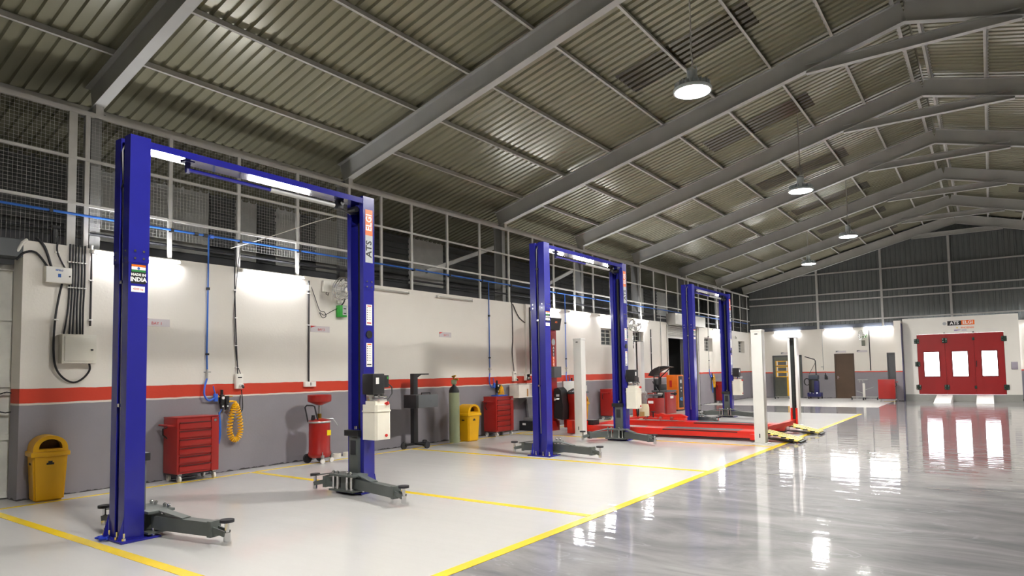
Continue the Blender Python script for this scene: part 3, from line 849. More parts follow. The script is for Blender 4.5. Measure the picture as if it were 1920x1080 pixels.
rag = MB()
rag.tube([(-.09, .0, .008), (-.04, .03, .014), (.02, .0, .012), (.07, .035, .02), (.10, .02, .03)], [.008, .022, .016, .02, .006], 6)
r = rag.build('rag', CLOTHB); r.location = (3.12, 2.79, .012)
tag(r, 'small crumpled blue rag by the base of the nearest lift post', 'rag')

# ------------------------------------------------------------------ four post lift
t = thing('four_post_lift', 'red four post drive-on lift with white columns and striped ramps', 'car lift', (0, 0, 0))
def w_col(x, y, open_, h=2.27):
    if not open_:
        o = MB().box(x - .105, x + .105, y - .105, y + .105, .015, h - .03, bev=.012).build('column', WHITEPAINT, t)
        MB().box(x - .112, x + .112, y - .112, y + .112, h - .05, h, bev=.012).build('column_cap', WHITEPAINT, o)
        MB().box(x - .03, x + .03, y - .1135, y - .1115, h - .10, h - .08).build('slot', BLACK, o)
        MB().box(x - .01, x + .01, y - .1065, y - .104, .12, .2).build('slot', BLACK, o)
    else:
        o = MB().prism([(-.11, -.11), (-.055, -.11), (-.055, -.1), (-.1, -.1), (-.1, .1), (.1, .1), (.1, -.1), (.055, -.1), (.055, -.11), (.11, -.11), (.11, .11), (-.11, .11)], Matrix.Translation((x, y, .015)), h - .02).build('column', WHITEPAINT, t, smooth=False)
        MB().box(x - .09, x + .09, y + .0, y + .02, .02, h - .05).build('inner_plate', mat('column_inside', '2e3231', .6), o)
        MB().cyl((x, y - .04, h - .06), (x, y - .04, h + .0), .05, 14).box(x - .1, x + .1, y - .1, y + .1, h - .005, h + .01).build('column_cap', BLACK, o)
        b = MB().box(x + .0, x + .03, y - .02, y, .05, h - .5)
        zz = .1
        while zz < h - .5: b.box(x - .01, x + .04, y - .03, y, zz, zz + .03); zz += .1
        b.build('lock_ladder', BLACK, o, kind='stuff')
    if x < 1.5: MB().box(x + .0, x + .11, y - .118, y - .11, .02, h).build('front_plate', WHITEPAINT, o)
    MB().box(x - .15, x + .15, y - .15, y + .15, 0, .015).build('base_plate', WHITEPAINT, o)
w_col(1.99, 13.65, False); w_col(6.11, 13.66, False); w_col(5.70, 18.38, True); w_col(1.36, 18.3, True, 2.34)
for y in (13.95, 15.86):
    o = MB().box(1.95, 6.02, y, y + .5, .06, .2, bev=.006).build('runway', LIFTRED, t)
    MB().box(1.95, 6.02, y + .03, y + .47, .03, .06).build('underframe', BLACK, o)
    MB().box(3.9, 5.55, y + .03, y + .47, .2, .203).build('slip_plate', FLATGREY, o)
    MB().box(3.9, 5.55, y - .003, y + .003, .165, .188).build('recess', BLACK, o)
    MB().box(2.3, 3.4, y + .12, y + .38, .2, .204).build('turn_plate', STEEL, o)
    MB().box(1.9, 1.96, y + .02, y + .48, .2, .3).build('wheel_stop', LIFTRED, o)
    # striped ramp
    dr = Vector((.68, 0, -.155)); p0 = Vector((6.06, y + .25, .20))
    rp = MB().beam(p0, p0 + dr, .5, .03).build('ramp', RAMPYEL, t)
    b = MB()
    for k in (-.13, 0, .13): b.beam(p0 + Vector((0, k, .018)), p0 + dr + Vector((0, k, .018)), .016, .006)
    b.beam(p0 + dr + Vector((-.02, 0, -.01)), p0 + dr + Vector((.04, 0, -.025)), .5, .03)
    b.build('ramp_stripes', BLACK, rp, kind='stuff')
    b = MB()
    for k in range(4): 
        q = p0 + dr * (.15 + .22 * k); b.box(q.x - .05, q.x + .05, y - .004, y + .002, q.z - .016, q.z + .012)
    b.build('edge_stripes', BLACK, rp, kind='stuff')
    MB().beam((6.05, y + .25, .06), (6.62, y + .25, .02), .3, .02).build('ramp_foot', BLACK, rp)
for x, ya, yb in ((1.72, 13.75, 18.2), (5.92, 13.77, 18.3)):
    MB().beam((x, ya, .1), (x - .27, yb, .1), .13, .11).build('cross_beam', LIFTRED, t)
MB().beam((5.9, 14.3, .2), (6.15, 16.0, .24), .06, .1).build('brace', LIFTRED, t)
MB().box(1.58, 1.78, 13.7, 13.95, .02, .32, bev=.01).build('end_bracket', LIFTRED, t)
MB().box(1.85, 2.1, 14.05, 14.35, .2, .32, bev=.01).build('hydraulic_block', BLACK, t)
MB().box(5.62, 5.66, 18.2, 18.28, .03, .45).box(5.74, 5.78, 18.2, 18.28, .03, .45).build('lock_bracket', LIFTRED, t)
MB().box(1.2, 1.3, 18.1, 18.2, .03, .5).box(1.42, 1.5, 18.1, 18.2, .03, .5).build('lock_bracket', LIFTRED, t)
t = thing('jack_beam', 'red rolling jack with bright rollers lying across the two runways', 'jack', (3.05, 15.95, .21))
MB().box(-.5, .62, -.1, .1, .02, .07, bev=.01).build('cross_arm', LIFTRED, t)
MB().prism([(-.1, 0), (.6, 0), (.66, .06), (.5, .12), (.1, .1), (-.02, .14), (-.14, .08)], frame_M((0, .06, .05), RIGHT, UP), .12).build('body', LIFTRED, t)
for x in (-.4, .0, .3): MB().cyl((x, -.14, .06), (x, .0, .06), .045, 14).build('roller', CHROME, t)
MB().tube([(-.9, 0, .03), (-.6, -.03, .06), (-.4, 0, .08), (.0, .05, .12)], .02, 6).build('hose', LIFTRED, t)
MB().cyl((-.25, .0, .06), (-.25, 0, .20), .018, 8).cyl((-.25, 0, .2), (-.25, 0, .22), .06, 14).build('support_pad', RUBBER, t)

# ------------------------------------------------------------------ red tool trolleys
def trolley(label, loc, rz, drawers=6):
    t = thing('tool_trolley', label, 'tool trolley', loc, rz, 'red tool trolleys')
    w, d, h0, h1 = .62, .40, .12, .93
    MB().box(-w / 2, w / 2, -d / 2 + .012, d / 2, h0, h1 - .012, bev=.008).build('cabinet', RED, t)
    MB().box(-w / 2 - .004, w / 2 + .004, -d / 2 - .006, d / 2, h1 - .014, h1, bev=.004).build('top_tray', RED, t)
    MB().box(w / 2 - .115, w / 2, -d / 2 - .006, -d / 2 + .02, h0, h1 - .02, bev=.006).build('side_panel', RED, t)
    n = drawers
    zz = h0 + .02; hs = (h1 - h0 - .08) / n
    for i in range(n):
        o = MB().box(-w / 2 + .03, w / 2 - .12, -d / 2 - .004, -d / 2 + .02, zz + .012, zz + hs - .022, bev=.004).build('drawer', RED, t)
        MB().box(-w / 2 + .03, w / 2 - .12, -d / 2 - .016, -d / 2 + .004, zz + hs - .03, zz + hs - .012, bev=.003).build('pull_lip', DRED, o)
        zz += hs
    MB().cyl((w / 2 - .06, -d / 2 - .012, h1 - .07), (w / 2 - .06, -d / 2 - .002, h1 - .07), .022, 12).build('lock', CHROME, t)
    MB().tube([(-w / 2, -.12, h1 - .12), (-w / 2 - .1, -.12, h1 - .11), (-w / 2 - .1, .12, h1 - .11), (-w / 2, .12, h1 - .12)], .014, 8).build('push_handle', RED, t)
    MB().tube([(-w / 2, .1, .78), (-w / 2 - .06, .1, .76), (-w / 2 - .06, .1, .68), (-w / 2, .1, .62)], .01, 6).build('bracket', BLACK, t)
    for sx in (-1, 1):
        for sy in (-1, 1):
            x, y = sx * (w / 2 - .05), sy * (d / 2 - .05)
            c = MB().box(x - .03, x + .03, y - .03, y + .03, .105, .12).box(x - .022, x - .018, y - .025, y + .02, .04, .11).box(x + .018, x + .022, y - .025, y + .02, .04, .11).build('caster', STEEL, t)
            MB().cyl((x - .014, y - .01, .045), (x + .014, y - .01, .045), .045, 16).build('wheel', WHITEPL, c)
    MB().box(-w / 2 + .01, w / 2 - .01, -d / 2 + .03, d / 2 - .01, .10, .12).build('chassis', BLACK, t)
    return t
trolley('red drawer trolley against the wall beside the yellow coiled hose', (.25, 5.2, 0), PI / 2)
trolley('red drawer trolley against the wall right of the gas cylinder and bin', (.36, 12.6, 0), PI / 2 - .06)
trolley('red drawer trolley far away, next to the wall stub of the spray booth', (6.28, 32.05, 0), PI + .02)
trolley('red drawer trolley mostly hidden behind the far post of the middle lift', (.3, 18.45, 0), PI / 2)
trolley('red drawer trolley mostly hidden behind the far post of the last lift', (.3, 29.0, 0), PI / 2)

# things lying on the second trolley
b = MB(); b.box(-.2, .2, -.1, .1, 0, .03, bev=.008)
o = b.build('tool_case', BLUEHOSE); o.location = (.32, 12.7, .93); o.rotation_euler = (0, 0, PI / 2)
tag(o, 'flat blue tray lying on top of the second red trolley', 'tray')

# ------------------------------------------------------------------ yellow bins
def bin_(label, loc, rz):
    t = thing('waste_bin', label, 'bin', loc, rz, 'yellow waste bins')
    t.scale = (1.12, 1.1, 1.02)
    b = MB()
    lo = [(-.14, -.13), (.14, -.13), (.14, .13), (-.14, .13)]; hi = [(-.165, -.155), (.165, -.155), (.165, .155), (-.165, .155)]
    vs0 = [b.bm.verts.new((x, y, 0)) for x, y in lo]; vs1 = [b.bm.verts.new((x, y, .56)) for x, y in hi]
    b.bm.faces.new(vs0[::-1]); b.bm.faces.new(vs1)
    for i in range(4): b.bm.faces.new((vs0[i], vs0[(i + 1) % 4], vs1[(i + 1) % 4], vs1[i]))
    bmesh.ops.bevel(b.bm, geom=[e for e in b.bm.edges], offset=.02, segments=3, affect='EDGES')
    b.build('body', YELLOW, t)
    MB().box(-.185, .185, -.175, .175, .54, .60, bev=.015).build('rim', YELLOW, t)
    # domed hood: barrel vault with an arched mouth cut in the front
    b = MB(); n = 16; R, H = .165, .19
    def arc(r, h, y, z=.6): return [(-r * math.cos(PI * k / n), y, z + h * math.sin(PI * k / n) ** .8) for k in range(n + 1)]
    def ring(pts): return [b.bm.verts.new(p) for p in pts]
    outer_f, outer_b = ring(arc(R, H, -.155)), ring(arc(R, H, .155))
    inner_f = ring([(x * .66, -.157, .6 + .03 + (z - .6) * .62) for x, y, z in arc(R, H, 0)])
    inner_b = ring([(x * .66, -.03, .6 + .03 + (z - .6) * .62) for x, y, z in arc(R, H, 0)])
    for k in range(n):
        b.bm.faces.new((outer_f[k], outer_f[k + 1], outer_b[k + 1], outer_b[k]))
        b.bm.faces.new((outer_f[k], inner_f[k], inner_f[k + 1], outer_f[k + 1]))
        b.bm.faces.new((inner_f[k], inner_b[k], inner_b[k + 1], inner_f[k + 1]))
    b.bm.faces.new(outer_b)
    b.bm.faces.new((outer_f[0], outer_f[-1], inner_f[-1], inner_f[0]))
    b.bm.faces.new((inner_f[0], inner_f[-1], inner_b[-1], inner_b[0]))
    b.build('hood', YELLOW, t)
    inner = MB().prism([(x * .655, .03 + (z - .6) * .615) for x, y, z in arc(R, H, 0)], frame_M((0, -.028, .6), RIGHT, UP), .004)
    inner.build('mouth', mat('bin_inside', '4a3208', .7), t)
    s = MB().box(-.035, .035, -.151, -.149, .44, .465).box(-.02, .02, -.152, -.150, .465, .485).build('sticker', LABELK, t)
    s.rotation_euler = (0, 0, 0)
    MB().box(-.166, -.160, -.035, .035, .44, .465).build('sticker', LABELK, t)
    return t
bin_('yellow domed bin in the corner beside the white gate', (.2, 3.375, 0), PI / 2 - .15)
bin_('yellow domed bin standing beside the green gas cylinder', (.47, 11.36, 0), PI / 2 - .1)
bin_('yellow domed bin half hidden behind a white column of the drive-on lift', (.45, 16.3, 0), PI / 2)

# ------------------------------------------------------------------ oil drainer
t = thing('oil_drainer', 'red waste oil drainer with a funnel bowl on top', 'oil drainer', (.45, 7.35, 0))
MB().lathe([(0, .10), (.17, .10), (.19, .13), (.19, .17), (.178, .19), (.178, .68), (.19, .69), (.19, .71), (.17, .73), (.05, .76), (0, .76)], n=28).build('tank', RED, t)
MB().lathe([(.191, .685), (.196, .70), (.191, .715)], n=28).build('lid_ring', STEEL, t)
MB().cyl((0, 0, .76), (0, 0, .84), .035, 12).build('collar', BRASS, t)
MB().cyl((0, 0, .84), (0, 0, .98), .022, 12).build('riser_pipe', STEEL, t)
MB().lathe([(.0, .985), (.045, .985), (.19, 1.045), (.20, 1.06), (.20, 1.16), (.19, 1.165), (.185, 1.06), (.03, 1.0), (0, 1.0)], n=32).build('funnel', RED, t)
MB().tube([(-.1, -.16, .70), (-.17, -.17, .95), (-.14, -.16, .985), (.0, -.15, .985), (.05, -.14, .97), (.08, -.1, .74)], .013, 8).build('handle', BLACK, t)
MB().tube([(.02, .1, .74), (.08, .22, .74), (.1, .28, .66), (.1, .3, .62)], .01, 6).build('drain_hose', STEEL, t)
MB().box(-.02, .02, -.16, -.1, .73, .79, bev=.005).cyl((0, -.13, .79), (0, -.13, .82), .03, 8).build('gauge', BLACK, t)
MB().box(.176, .181, .02, .10, .47, .56).build('warning_label', LABELY, t)
for a, big in ((-2.4, 1), (-.4, 0), (1.0, 0), (2.4, 1)):
    x, y = .2 * math.cos(a), .2 * math.sin(a)
    if big: MB().cyl((x - .02, y, .08), (x + .02, y, .08), .08, 18).build('rear_wheel', RUBBER, t)
    else:
        c = MB().box(x - .02, x + .02, y - .02, y + .02, .08, .14).cyl((x, y, .12), (x, y, .2), .008, 6).build('caster', STEEL, t)
        MB().cyl((x - .013, y, .042), (x + .013, y, .042), .042, 14).build('wheel', WHITEPL, c)
for i, (x, y, m, lb) in enumerate(((.14, 7.98, TAPEW, 'left one of the two tape rolls on the floor by the wall'), (.13, 8.22, TAPEW, 'right one of the two tape rolls on the floor by the wall'))):
    o = MB().lathe([(.045, 0), (.075, 0), (.075, .07), (.045, .07), (.045, 0)], n=18).build('tape_roll', m); o.location = (x, y, .0)
    tag(o, lb, 'tape roll', 'tape rolls by the wall')

# ------------------------------------------------------------------ headlight tester
t = thing('headlight_tester', 'black wheeled headlight tester with a dark grey box', 'headlight tester', (.34, 9.78, 0))
MB().box(-.05, .05, -.06, .06, .08, 1.5, bev=.006).build('mast', BLACK, t)
MB().box(-.04, .06, -.06, .38, 1.475, 1.5, bev=.004).beam((0, .06, 1.42), (0, .18, 1.48), .05, .02).build('top_arm', BLACK, t)
bx = MB().box(.06, .38, -.28, .30, .82, 1.08, bev=.01).build('optics_box', FLATGREY, t)
MB().box(.06, .40, -.36, -.28, .82, 1.08, bev=.01).build('lens_hood', BLACK, bx)
MB().tube([(.3, -.1, 1.08), (.3, -.1, 1.11), (.3, .15, 1.11), (.3, .15, 1.08)], .012, 6).build('box_handle', BLACK, bx)
MB().box(-.06, .3, -.03, .03, .06, .10).box(-.05, .05, -.28, .28, .06, .10).build('base', BLACK, t)
for x, y in ((0, -.3), (0, .3), (.3, .05)): MB().cyl((x - .02, y, .07), (x + .02, y, .07), .07, 16).build('wheel', RUBBER, t)

# ------------------------------------------------------------------ gas cylinder
t = thing('gas_cylinder', 'tall khaki gas cylinder with a black shoulder', 'gas cylinder', (.4, 10.95, 0))
MB().lathe([(0, 0), (.11, 0), (.115, .02), (.115, 1.08), (.11, 1.1)], n=24).build('body', CYLGREEN, t)
MB().lathe([(.1155, 1.07), (.112, 1.12), (.09, 1.18), (.04, 1.22), (.03, 1.25), (0, 1.25)], n=24).build('shoulder', BLACK, t)
MB().cyl((0, 0, 1.24), (0, 0, 1.42), .02, 10).cyl((0, 0, 1.36), (.09, .03, 1.36), .014, 8).cyl((-.05, 0, 1.42), (.05, 0, 1.44), .02, 8).sphere((.08, .03, 1.36), .028, n=10).build('valve', BRASS, t)
MB().lathe([(.035, 1.25), (.06, 1.27), (.06, 1.35)], n=12).build('valve_guard', CYLGREEN, t)

# ------------------------------------------------------------------ wall boxes, sockets and cables of the left wall
t = thing('switch_box', 'smaller white distribution box with a blue square, upper left of the cream wall', 'electrical box', (0, 3.485, 2.86))
MB().box(0, .11, -.15, .15, -.105, .105, bev=.004).build('case', CREAMBOX, t)
MB().box(.11, .118, -.145, .145, -.1, .1, bev=.003).build('lid', WHITEPAINT, t)
MB().box(.1185, .1195, -.015, .02, -.03, .015).build('blue_square', LABELB, t)
text('MPELO', .028, LABELB, t, (.119, 0, .06), DEEP, UP, bold=.001)
MB().cyl((.118, .12, -.01), (.126, .12, -.01), .01, 10).build('lock', BLACK, t)
t = thing('distribution_board', 'larger cream distribution board fed by a bundle of cables', 'electrical box', (0, 3.74, 1.9))
MB().box(0, .12, -.205, .205, -.19, .19, bev=.004).build('case', CREAMBOX, t)
MB().box(.12, .128, -.175, .175, -.16, .16, bev=.004).build('door', CREAMBOX, t)
MB().box(.128, .136, .13, .16, -.02, .0).build('latch', BLACK, t)
def cable(name, pts, r, label, m=CABLE, clips=(), cat='cable', group=None):
    t = MB().tube(pts, r, 7).build(name, m)
    tag(t, label, cat, group)
    if clips:
        b = MB()
        for (y, z) in clips: b.box(.0, pts[0][0] + r + .004, y - .025, y + .025, z - .008, z + .008)
        b.build('clip', LABELW, t, kind='stuff')
    return t
def smooth(pts, n=5):
    """Catmull-Rom through the points"""
    P = [Vector(p) for p in pts]; P = [P[0]] + P + [P[-1]]; out = []
    for i in range(1, len(P) - 2):
        for k in range(n):
            u = k / n; a, b, c, d = P[i - 1], P[i], P[i + 1], P[i + 2]
            out.append(.5 * ((2 * b) + (c - a) * u + (2 * a - 5 * b + 4 * c - d) * u * u + (3 * b - a - 3 * c + d) * u ** 3))
    return out + [P[-2]]
ctop = (3.64, 3.675, 3.71, 3.745, 3.785, 3.82); cbot = (3.59, 3.65, 3.69, 3.74, 3.78, 3.81)
for i in range(6):
    y0, y1 = ctop[i], cbot[i]
    cable('cable', smooth([(.02, y0, 3.3), (.02, y0, 2.8), (.02, y0 - .01, 2.45), (.02, y1, 2.1)]), .011, ('leftmost', 'second', 'third', 'fourth', 'fifth', 'rightmost')[i] + ' of the six black cables dropping into the cream distribution board', group='cables into the distribution board',
          clips=((y0, 3.06), (y0, 2.72)))
cable('cable', smooth([(.06, 3.54, 2.76), (.03, 3.52, 2.6), (.03, 3.48, 2.28), (.03, 3.47, 1.9), (.03, 3.5, 1.66), (.03, 3.59, 1.52), (.03, 3.71, 1.46), (.03, 3.82, 1.51), (.03, 3.9, 1.62), (.06, 3.88, 1.72)]), .013, 'black cable looping in a U below the two electrical boxes', clips=((3.48, 2.28),))
cable('cable', smooth([(-.02, 3.05, 3.02), (.02, 3.13, 3.12), (.03, 3.25, 3.13), (.04, 3.38, 2.96)]), .014, 'black cable arching over the wall corner into the smaller white box')
cable('cable', smooth([(-.02, 3.26, 3.33), (.03, 3.34, 3.22), (.04, 3.42, 2.96)]), .017, 'thick black cable bending from the wall top into the smaller white box')
cable('cable', smooth([(.02, 3.49, 3.3), (.03, 3.49, 3.16), (.04, 3.58, 2.96)]), .011, 'thin black cable kinking down into the right side of the smaller white box', clips=((3.49, 3.17),))
cable('conduit', [(.02, 3.9, 3.27), (.02, 3.9, 2.22)], .013, 'straight dark conduit right of the six cable bundle', CONDUIT, ((3.9, 2.84), (3.9, 2.3)), 'conduit')
MB().cyl((.02, 3.9, 3.24), (.02, 3.9, 3.32), .016, 8).build('conduit_end', WHITEPL, bpy.data.objects['conduit'])

def socket(label, y, z, w, h, plug=True, number=None, dial=False):
    t = thing('power_socket', label, 'power socket', (0, y, z), 0, 'power sockets on the red band')
    MB().box(0, .06, -w / 2, w / 2, -h / 2, h / 2, bev=.005).build('case', WHITEPL, t)
    if plug:
        MB().cyl((.06, .02, -h / 2 + .055), (.1, .02, -h / 2 + .05), .032, 12).build('outlet', WHITEPL, t)
        MB().cyl((.1, .02, -h / 2 + .05), (.13, .02, -h / 2 + .02), .02, 10).build('plug', BLACK, t)
    if dial: MB().box(.06, .064, -.035, .035, h / 2 - .07, h / 2 - .05).build('breaker', BLACK, t)
    if number: text(number, .07, LABELK, t, (.0615, 0, 0), DEEP, UP, bold=.004)
    return t
socket('tall white socket box with a plug, right of the yellow coiled hose', 6.09, 1.425, .125, .24, dial=True)
socket('small white socket box marked 1 above the oil drainer', 7.465, 1.345, .23, .09, False, '1')
socket('tall white socket box above the white carton', 13.72, 1.39, .13, .25, dial=True)
socket('square white socket box right of the one above the carton', 14.29, 1.36, .2, .17, True)
cable('socket_cable', smooth([(.02, 6.02, 3.6), (.02, 6.01, 3.1), (.02, 6.03, 2.4), (.03, 6.07, 1.54)]), .010, 'black cable running down to the tall socket by the yellow hose', clips=((6.02, 2.9), (6.03, 2.45), (6.04, 2.0), (6.06, 1.65)))
cable('socket_cable', smooth([(.02, 6.1, 3.6), (.02, 6.03, 2.95), (.02, 6.0, 2.5), (.02, 6.05, 1.8), (.03, 6.12, 1.54)]), .006, 'thin black cable twisting round the one above the tall socket')
cable('socket_cable', smooth([(.06, 6.12, 1.29), (.05, 6.14, 1.15), (.03, 6.16, 1.0), (.03, 6.14, .94), (.03, 6.11, 1.02), (.03, 6.12, 1.2)]), .008, 'short black lead looping below the plug of the tall socket')
cable('conduit', [(.02, 7.45, 3.2), (.02, 7.45, 1.39)], .016, 'straight dark conduit dropping to the socket marked 1', CONDUIT, ((7.45, 2.97), (7.45, 2.4)), 'conduit')
MB().box(0, .05, 7.42, 7.48, 3.02, 3.12).build('white_coupler', WHITEPL, bpy.data.objects['conduit.001'])
cable('socket_cable', smooth([(.02, 13.68, 3.3), (.02, 13.7, 2.4), (.02, 13.66, 2.0), (.03, 13.72, 1.5)]), .011, 'black cable dropping from the mesh to the socket above the carton')
cable('socket_cable', smooth([(.02, 13.72, 3.24), (.02, 13.9, 3.0), (.02, 14.1, 2.85), (.02, 14.5, 2.7)]), .012, 'black cable sagging right from the wall top behind the middle lift')
cable('conduit', [(.08, 14.4, 3.2), (.08, 14.4, 1.44)], .022, 'thick dark conduit dropping to the square socket by the middle lift', CONDUIT, (), 'conduit')
cable('conduit', [(.02, 22.2, 2.95), (.02, 22.2, 1.3)], .018, 'dark conduit on the wall just left of the roller shutter', CONDUIT, ((22.2, 2.65), (22.2, 2.1)), 'conduit')
cable('air_drop', [(.02, 23.1, 3.6), (.02, 23.1, 1.3)], .012, 'thin grey drop pipe beside the roller shutter opening', STEEL, (), 'pipe')
t = thing('junction_box', 'white junction box on the wall left of the nearest fan', 'electrical box', (0, 7.83, 3.13))
MB().box(0, .06, -.085, .085, -.105, .105, bev=.006).build('case', WHITEPL, t)
MB().tube([(.03, .0, -.1), (.04, -.02, -.14), (.04, .03, -.16), (.03, .05, -.12)], .006, 5).build('lead', BLACK, t)
cable('fan_cable', smooth([(.02, 7.5, 3.1), (.03, 7.6, 2.85), (.03, 7.68, 2.68), (.03, 7.78, 2.66), (.03, 7.82, 2.58), (.03, 7.74, 2.55), (.03, 7.68, 2.64), (.03, 7.78, 2.6), (.03, 7.95, 2.68), (.03, 8.1, 2.75)]), .006, 'thin black lead curling from the conduit to the green fan regulator')

def bay_sign(label, y, z, txt, w=.42):
    t = thing('bay_sign', label, 'sign', (0, y, z), 0, 'bay signs on the cream wall')
    MB().box(0, .008, -w / 2, w / 2, -.055, .055).build('plate', mat('sign_plate', 'cbc4c6', .25, var=0), t)
    n = MB().prism([(-w / 2, .055), (-w / 2 + .12, .055), (-w / 2, .015)], frame_M((.008, 0, 0), DEEP, UP), .001).build('red_flash', LABELR, t, smooth=False)
    text(txt, .06, LABELR, t, (.0095, .02, -.012), DEEP, UP)
bay_sign('BAY 1 sign on the wall just right of the near lift post', 4.77, 2.31, 'BAY 1')
bay_sign('BAY 2 sign on the wall right of the dark conduit above the drainer', 7.71, 2.34, 'BAY 2')
bay_sign('small BAY 3 sign alone in the middle of the cream wall', 11.13, 2.36, 'BAY 3', .4)
for i, (x, lb) in enumerate(((1.66, 'small sign on the far wall over the louvred door'), (4.15, 'small sign on the far wall over the brown door'), (5.05, 'small sign on the far wall between the brown and the narrow door'))):
    t = thing('door_sign', lb, 'sign', (x, YF, 2.2), 0, 'small signs on the far wall')
    MB().box(-.22, .22, -.008, 0, -.05, .05).build('plate', MATS['sign_plate'], t)
    MB().prism([(-.22, .05), (-.05, .05), (-.18, .0), (-.22, -.03)], frame_M((0, -.008, 0), RIGHT, UP), .001).build('dark_flash', FLATGREY, t, smooth=False)

# ------------------------------------------------------------------ compressed air drops, regulators, hoses
def air_station(label, y, z, yellow=True, reg=True, blue=True, x=.02, pipe=None):
    t = thing('air_drop', label, 'air line', (0, y, 0), 0, 'compressed air drops')
    MB().tube([(x, 0, 3.71), (x, 0, 2.9), (x + .005, -.01, 1.9), (x, 0, 1.62)], .012, 7).build('drop_pipe', pipe or BLUEPIPE, t)
    MB().box(0, .04, -.02, .02, 2.86, 2.9).box(0, .04, -.02, .02, 1.84, 1.87).build('pipe_clip', BLACK, t)
    MB().cyl((x, 0, 1.62), (x, 0, 1.48), .016, 8).cyl((x - .01, -.05, 1.58), (x + .02, .05, 1.58), .008, 6).build('ball_valve', STEEL, t)
    MB().tube(smooth([(x, 0, 1.48), (x + .02, -.05, 1.34), (x + .04, -.06, 1.22), (x + .05, 0, 1.14), (x + .05, .09, 1.17), (x + .05, .14, 1.2)]), .014, 7).build('supply_hose', BLUEHOSE, t)
    if reg:
        r = MB().box(.03, .10, .19, .25, 1.08, 1.22, bev=.01).cyl((.065, .22, 1.0), (.065, .22, 1.1), .028, 12).cyl((.065, .22, 1.22), (.065, .22, 1.3), .022, 10).build('filter', BLACK, t)
        MB().box(.03, .10, .27, .33, 1.08, 1.2, bev=.01).cyl((.065, .30, .98), (.065, .30, 1.1), .03, 12).build('lubricator', BLACK, t)
        MB().cyl((.1, .22, 1.17), (.115, .22, 1.17), .022, 12).cyl((.1, .3, 1.04), (.105, .3, 1.04), .012, 10).cyl((.1, .22, 1.04), (.105, .22, 1.04), .012, 10).build('gauge', LABELW, t)
        MB().cyl((.065, .15, 1.19), (.065, .40, 1.19), .01, 8).build('brass_nipple', BRASS, t)
        MB().tube(smooth([(.06, .13, 1.2), (.06, .1, 1.28), (.06, .08, 1.36)]), .01, 6).box(.04, .08, .09, .15, 1.12, 1.24, bev=.008).build('inlet_valve', BLUEHOSE, t)
    if blue:
        MB().tube(smooth([(.07, .22, 1.0), (.08, .16, .9), (.08, .1, .8), (.08, .17, .78), (.08, .17, .62)]), .008, 6).build('air_gun_hose', BLUEHOSE, t)
        MB().tube([(.08, .17, .95), (.08, .18, .8), (.08, .18, .6), (.08, .16, .46)], [.012, .022, .026, .02], 8).build('air_gun', BLUEPIPE, t)
    return t
air_station('nearest blue air drop with black regulators beside the first red trolley', 5.56, 1.2)
air_station('blue air drop with black regulators above the second red trolley', 12.72, 1.2)
air_station('blue air drop behind the middle lift, right of the aligner tower', 16.3, 1.2, blue=False)
air_station('grey air drop with blue hose on the wall right of the roller shutter', 28.2, 1.2, pipe=STEEL)

def coil_hose(label, y, z0, z1, w):
    """yellow spiral hose hung in a long loop"""
    path = []
    n = 60
    for k in range(n + 1):
        a = 2 * PI * k / n
        path.append(Vector((.1, y + w * math.sin(a) * (1.0 - .45 * math.cos(a)), (z0 + z1) / 2 + (z0 - z1) / 2 * math.cos(a))))
    turns = 34; seg = 12; pts = []
    N = turns * seg
    for i in range(N):
        u = i / N * n; k = int(u); f = u - k
        p = path[k].lerp(path[k + 1], f); d = (path[k + 1] - path[k]).normalized()
        side = Vector((1, 0, 0)); up = d.cross(side)
        a = 2 * PI * i / seg
        pts.append(p + (side * math.cos(a) + up * math.sin(a)) * .036)
    t = thing('coiled_air_hose', label, 'air hose', (0, 0, 0), 0, 'yellow coiled hoses on the wall')
    MB().tube(pts, .0105, 6).build('coil', HOSEYEL, t)
    MB().tube(smooth([(.065, y - .02, z0 + .06), (.09, y + .02, z0 + .05), (.1, y + .0, z0)]), .011, 6).cyl((.065, y - .1, z0 + .06), (.065, y - .02, z0 + .06), .014, 8).build('hose_end', HOSEYEL, t)
    MB().cyl((0, y, z0 - .03), (.14, y, z0 - .02), .008, 6).build('hook', STEEL, t)
    return t
coil_hose('yellow coiled air hose hanging in a loop near the first red trolley', 5.99, 1.05, .5, .085)
coil_hose('small yellow coiled air hose far down the wall past the shutter', 28.5, 1.2, .72, .085)
coil_hose('yellow coiled air hose dangling behind the second red trolley', 13.06, 1.12, .82, .06)
# far wall drop and regulator
t = thing('air_drop', 'thin air drop on the far wall left of the brown door', 'air line', (3.36, YF, 0), 0, 'compressed air drops')
MB().tube([(0, -.02, 3.3), (0, -.02, 1.35)], .012, 6).build('drop_pipe', STEEL, t)
MB().box(-.1, 0, -.06, -.01, 1.48, 1.52).cyl((0, -.02, 1.36), (0, -.02, 1.55), .02, 8).build('ball_valve', STEEL, t)
b = MB().box(.05, .13, -.1, -.02, .98, 1.12, bev=.01).cyl((.07, -.06, .9), (.07, -.06, 1.0), .03, 10).cyl((.15, -.06, .9), (.15, -.06, 1.05), .03, 10).cyl((.09, -.06, 1.1), (.09, -.06, 1.2), .02, 8)
b.build('filter', BLACK, t)
cable('conduit', [(5.37, YF - .02, 3.2), (5.37, YF - .02, 1.3)], .022, 'dark conduit on the far wall between the brown and narrow doors', CONDUIT, (), 'conduit')

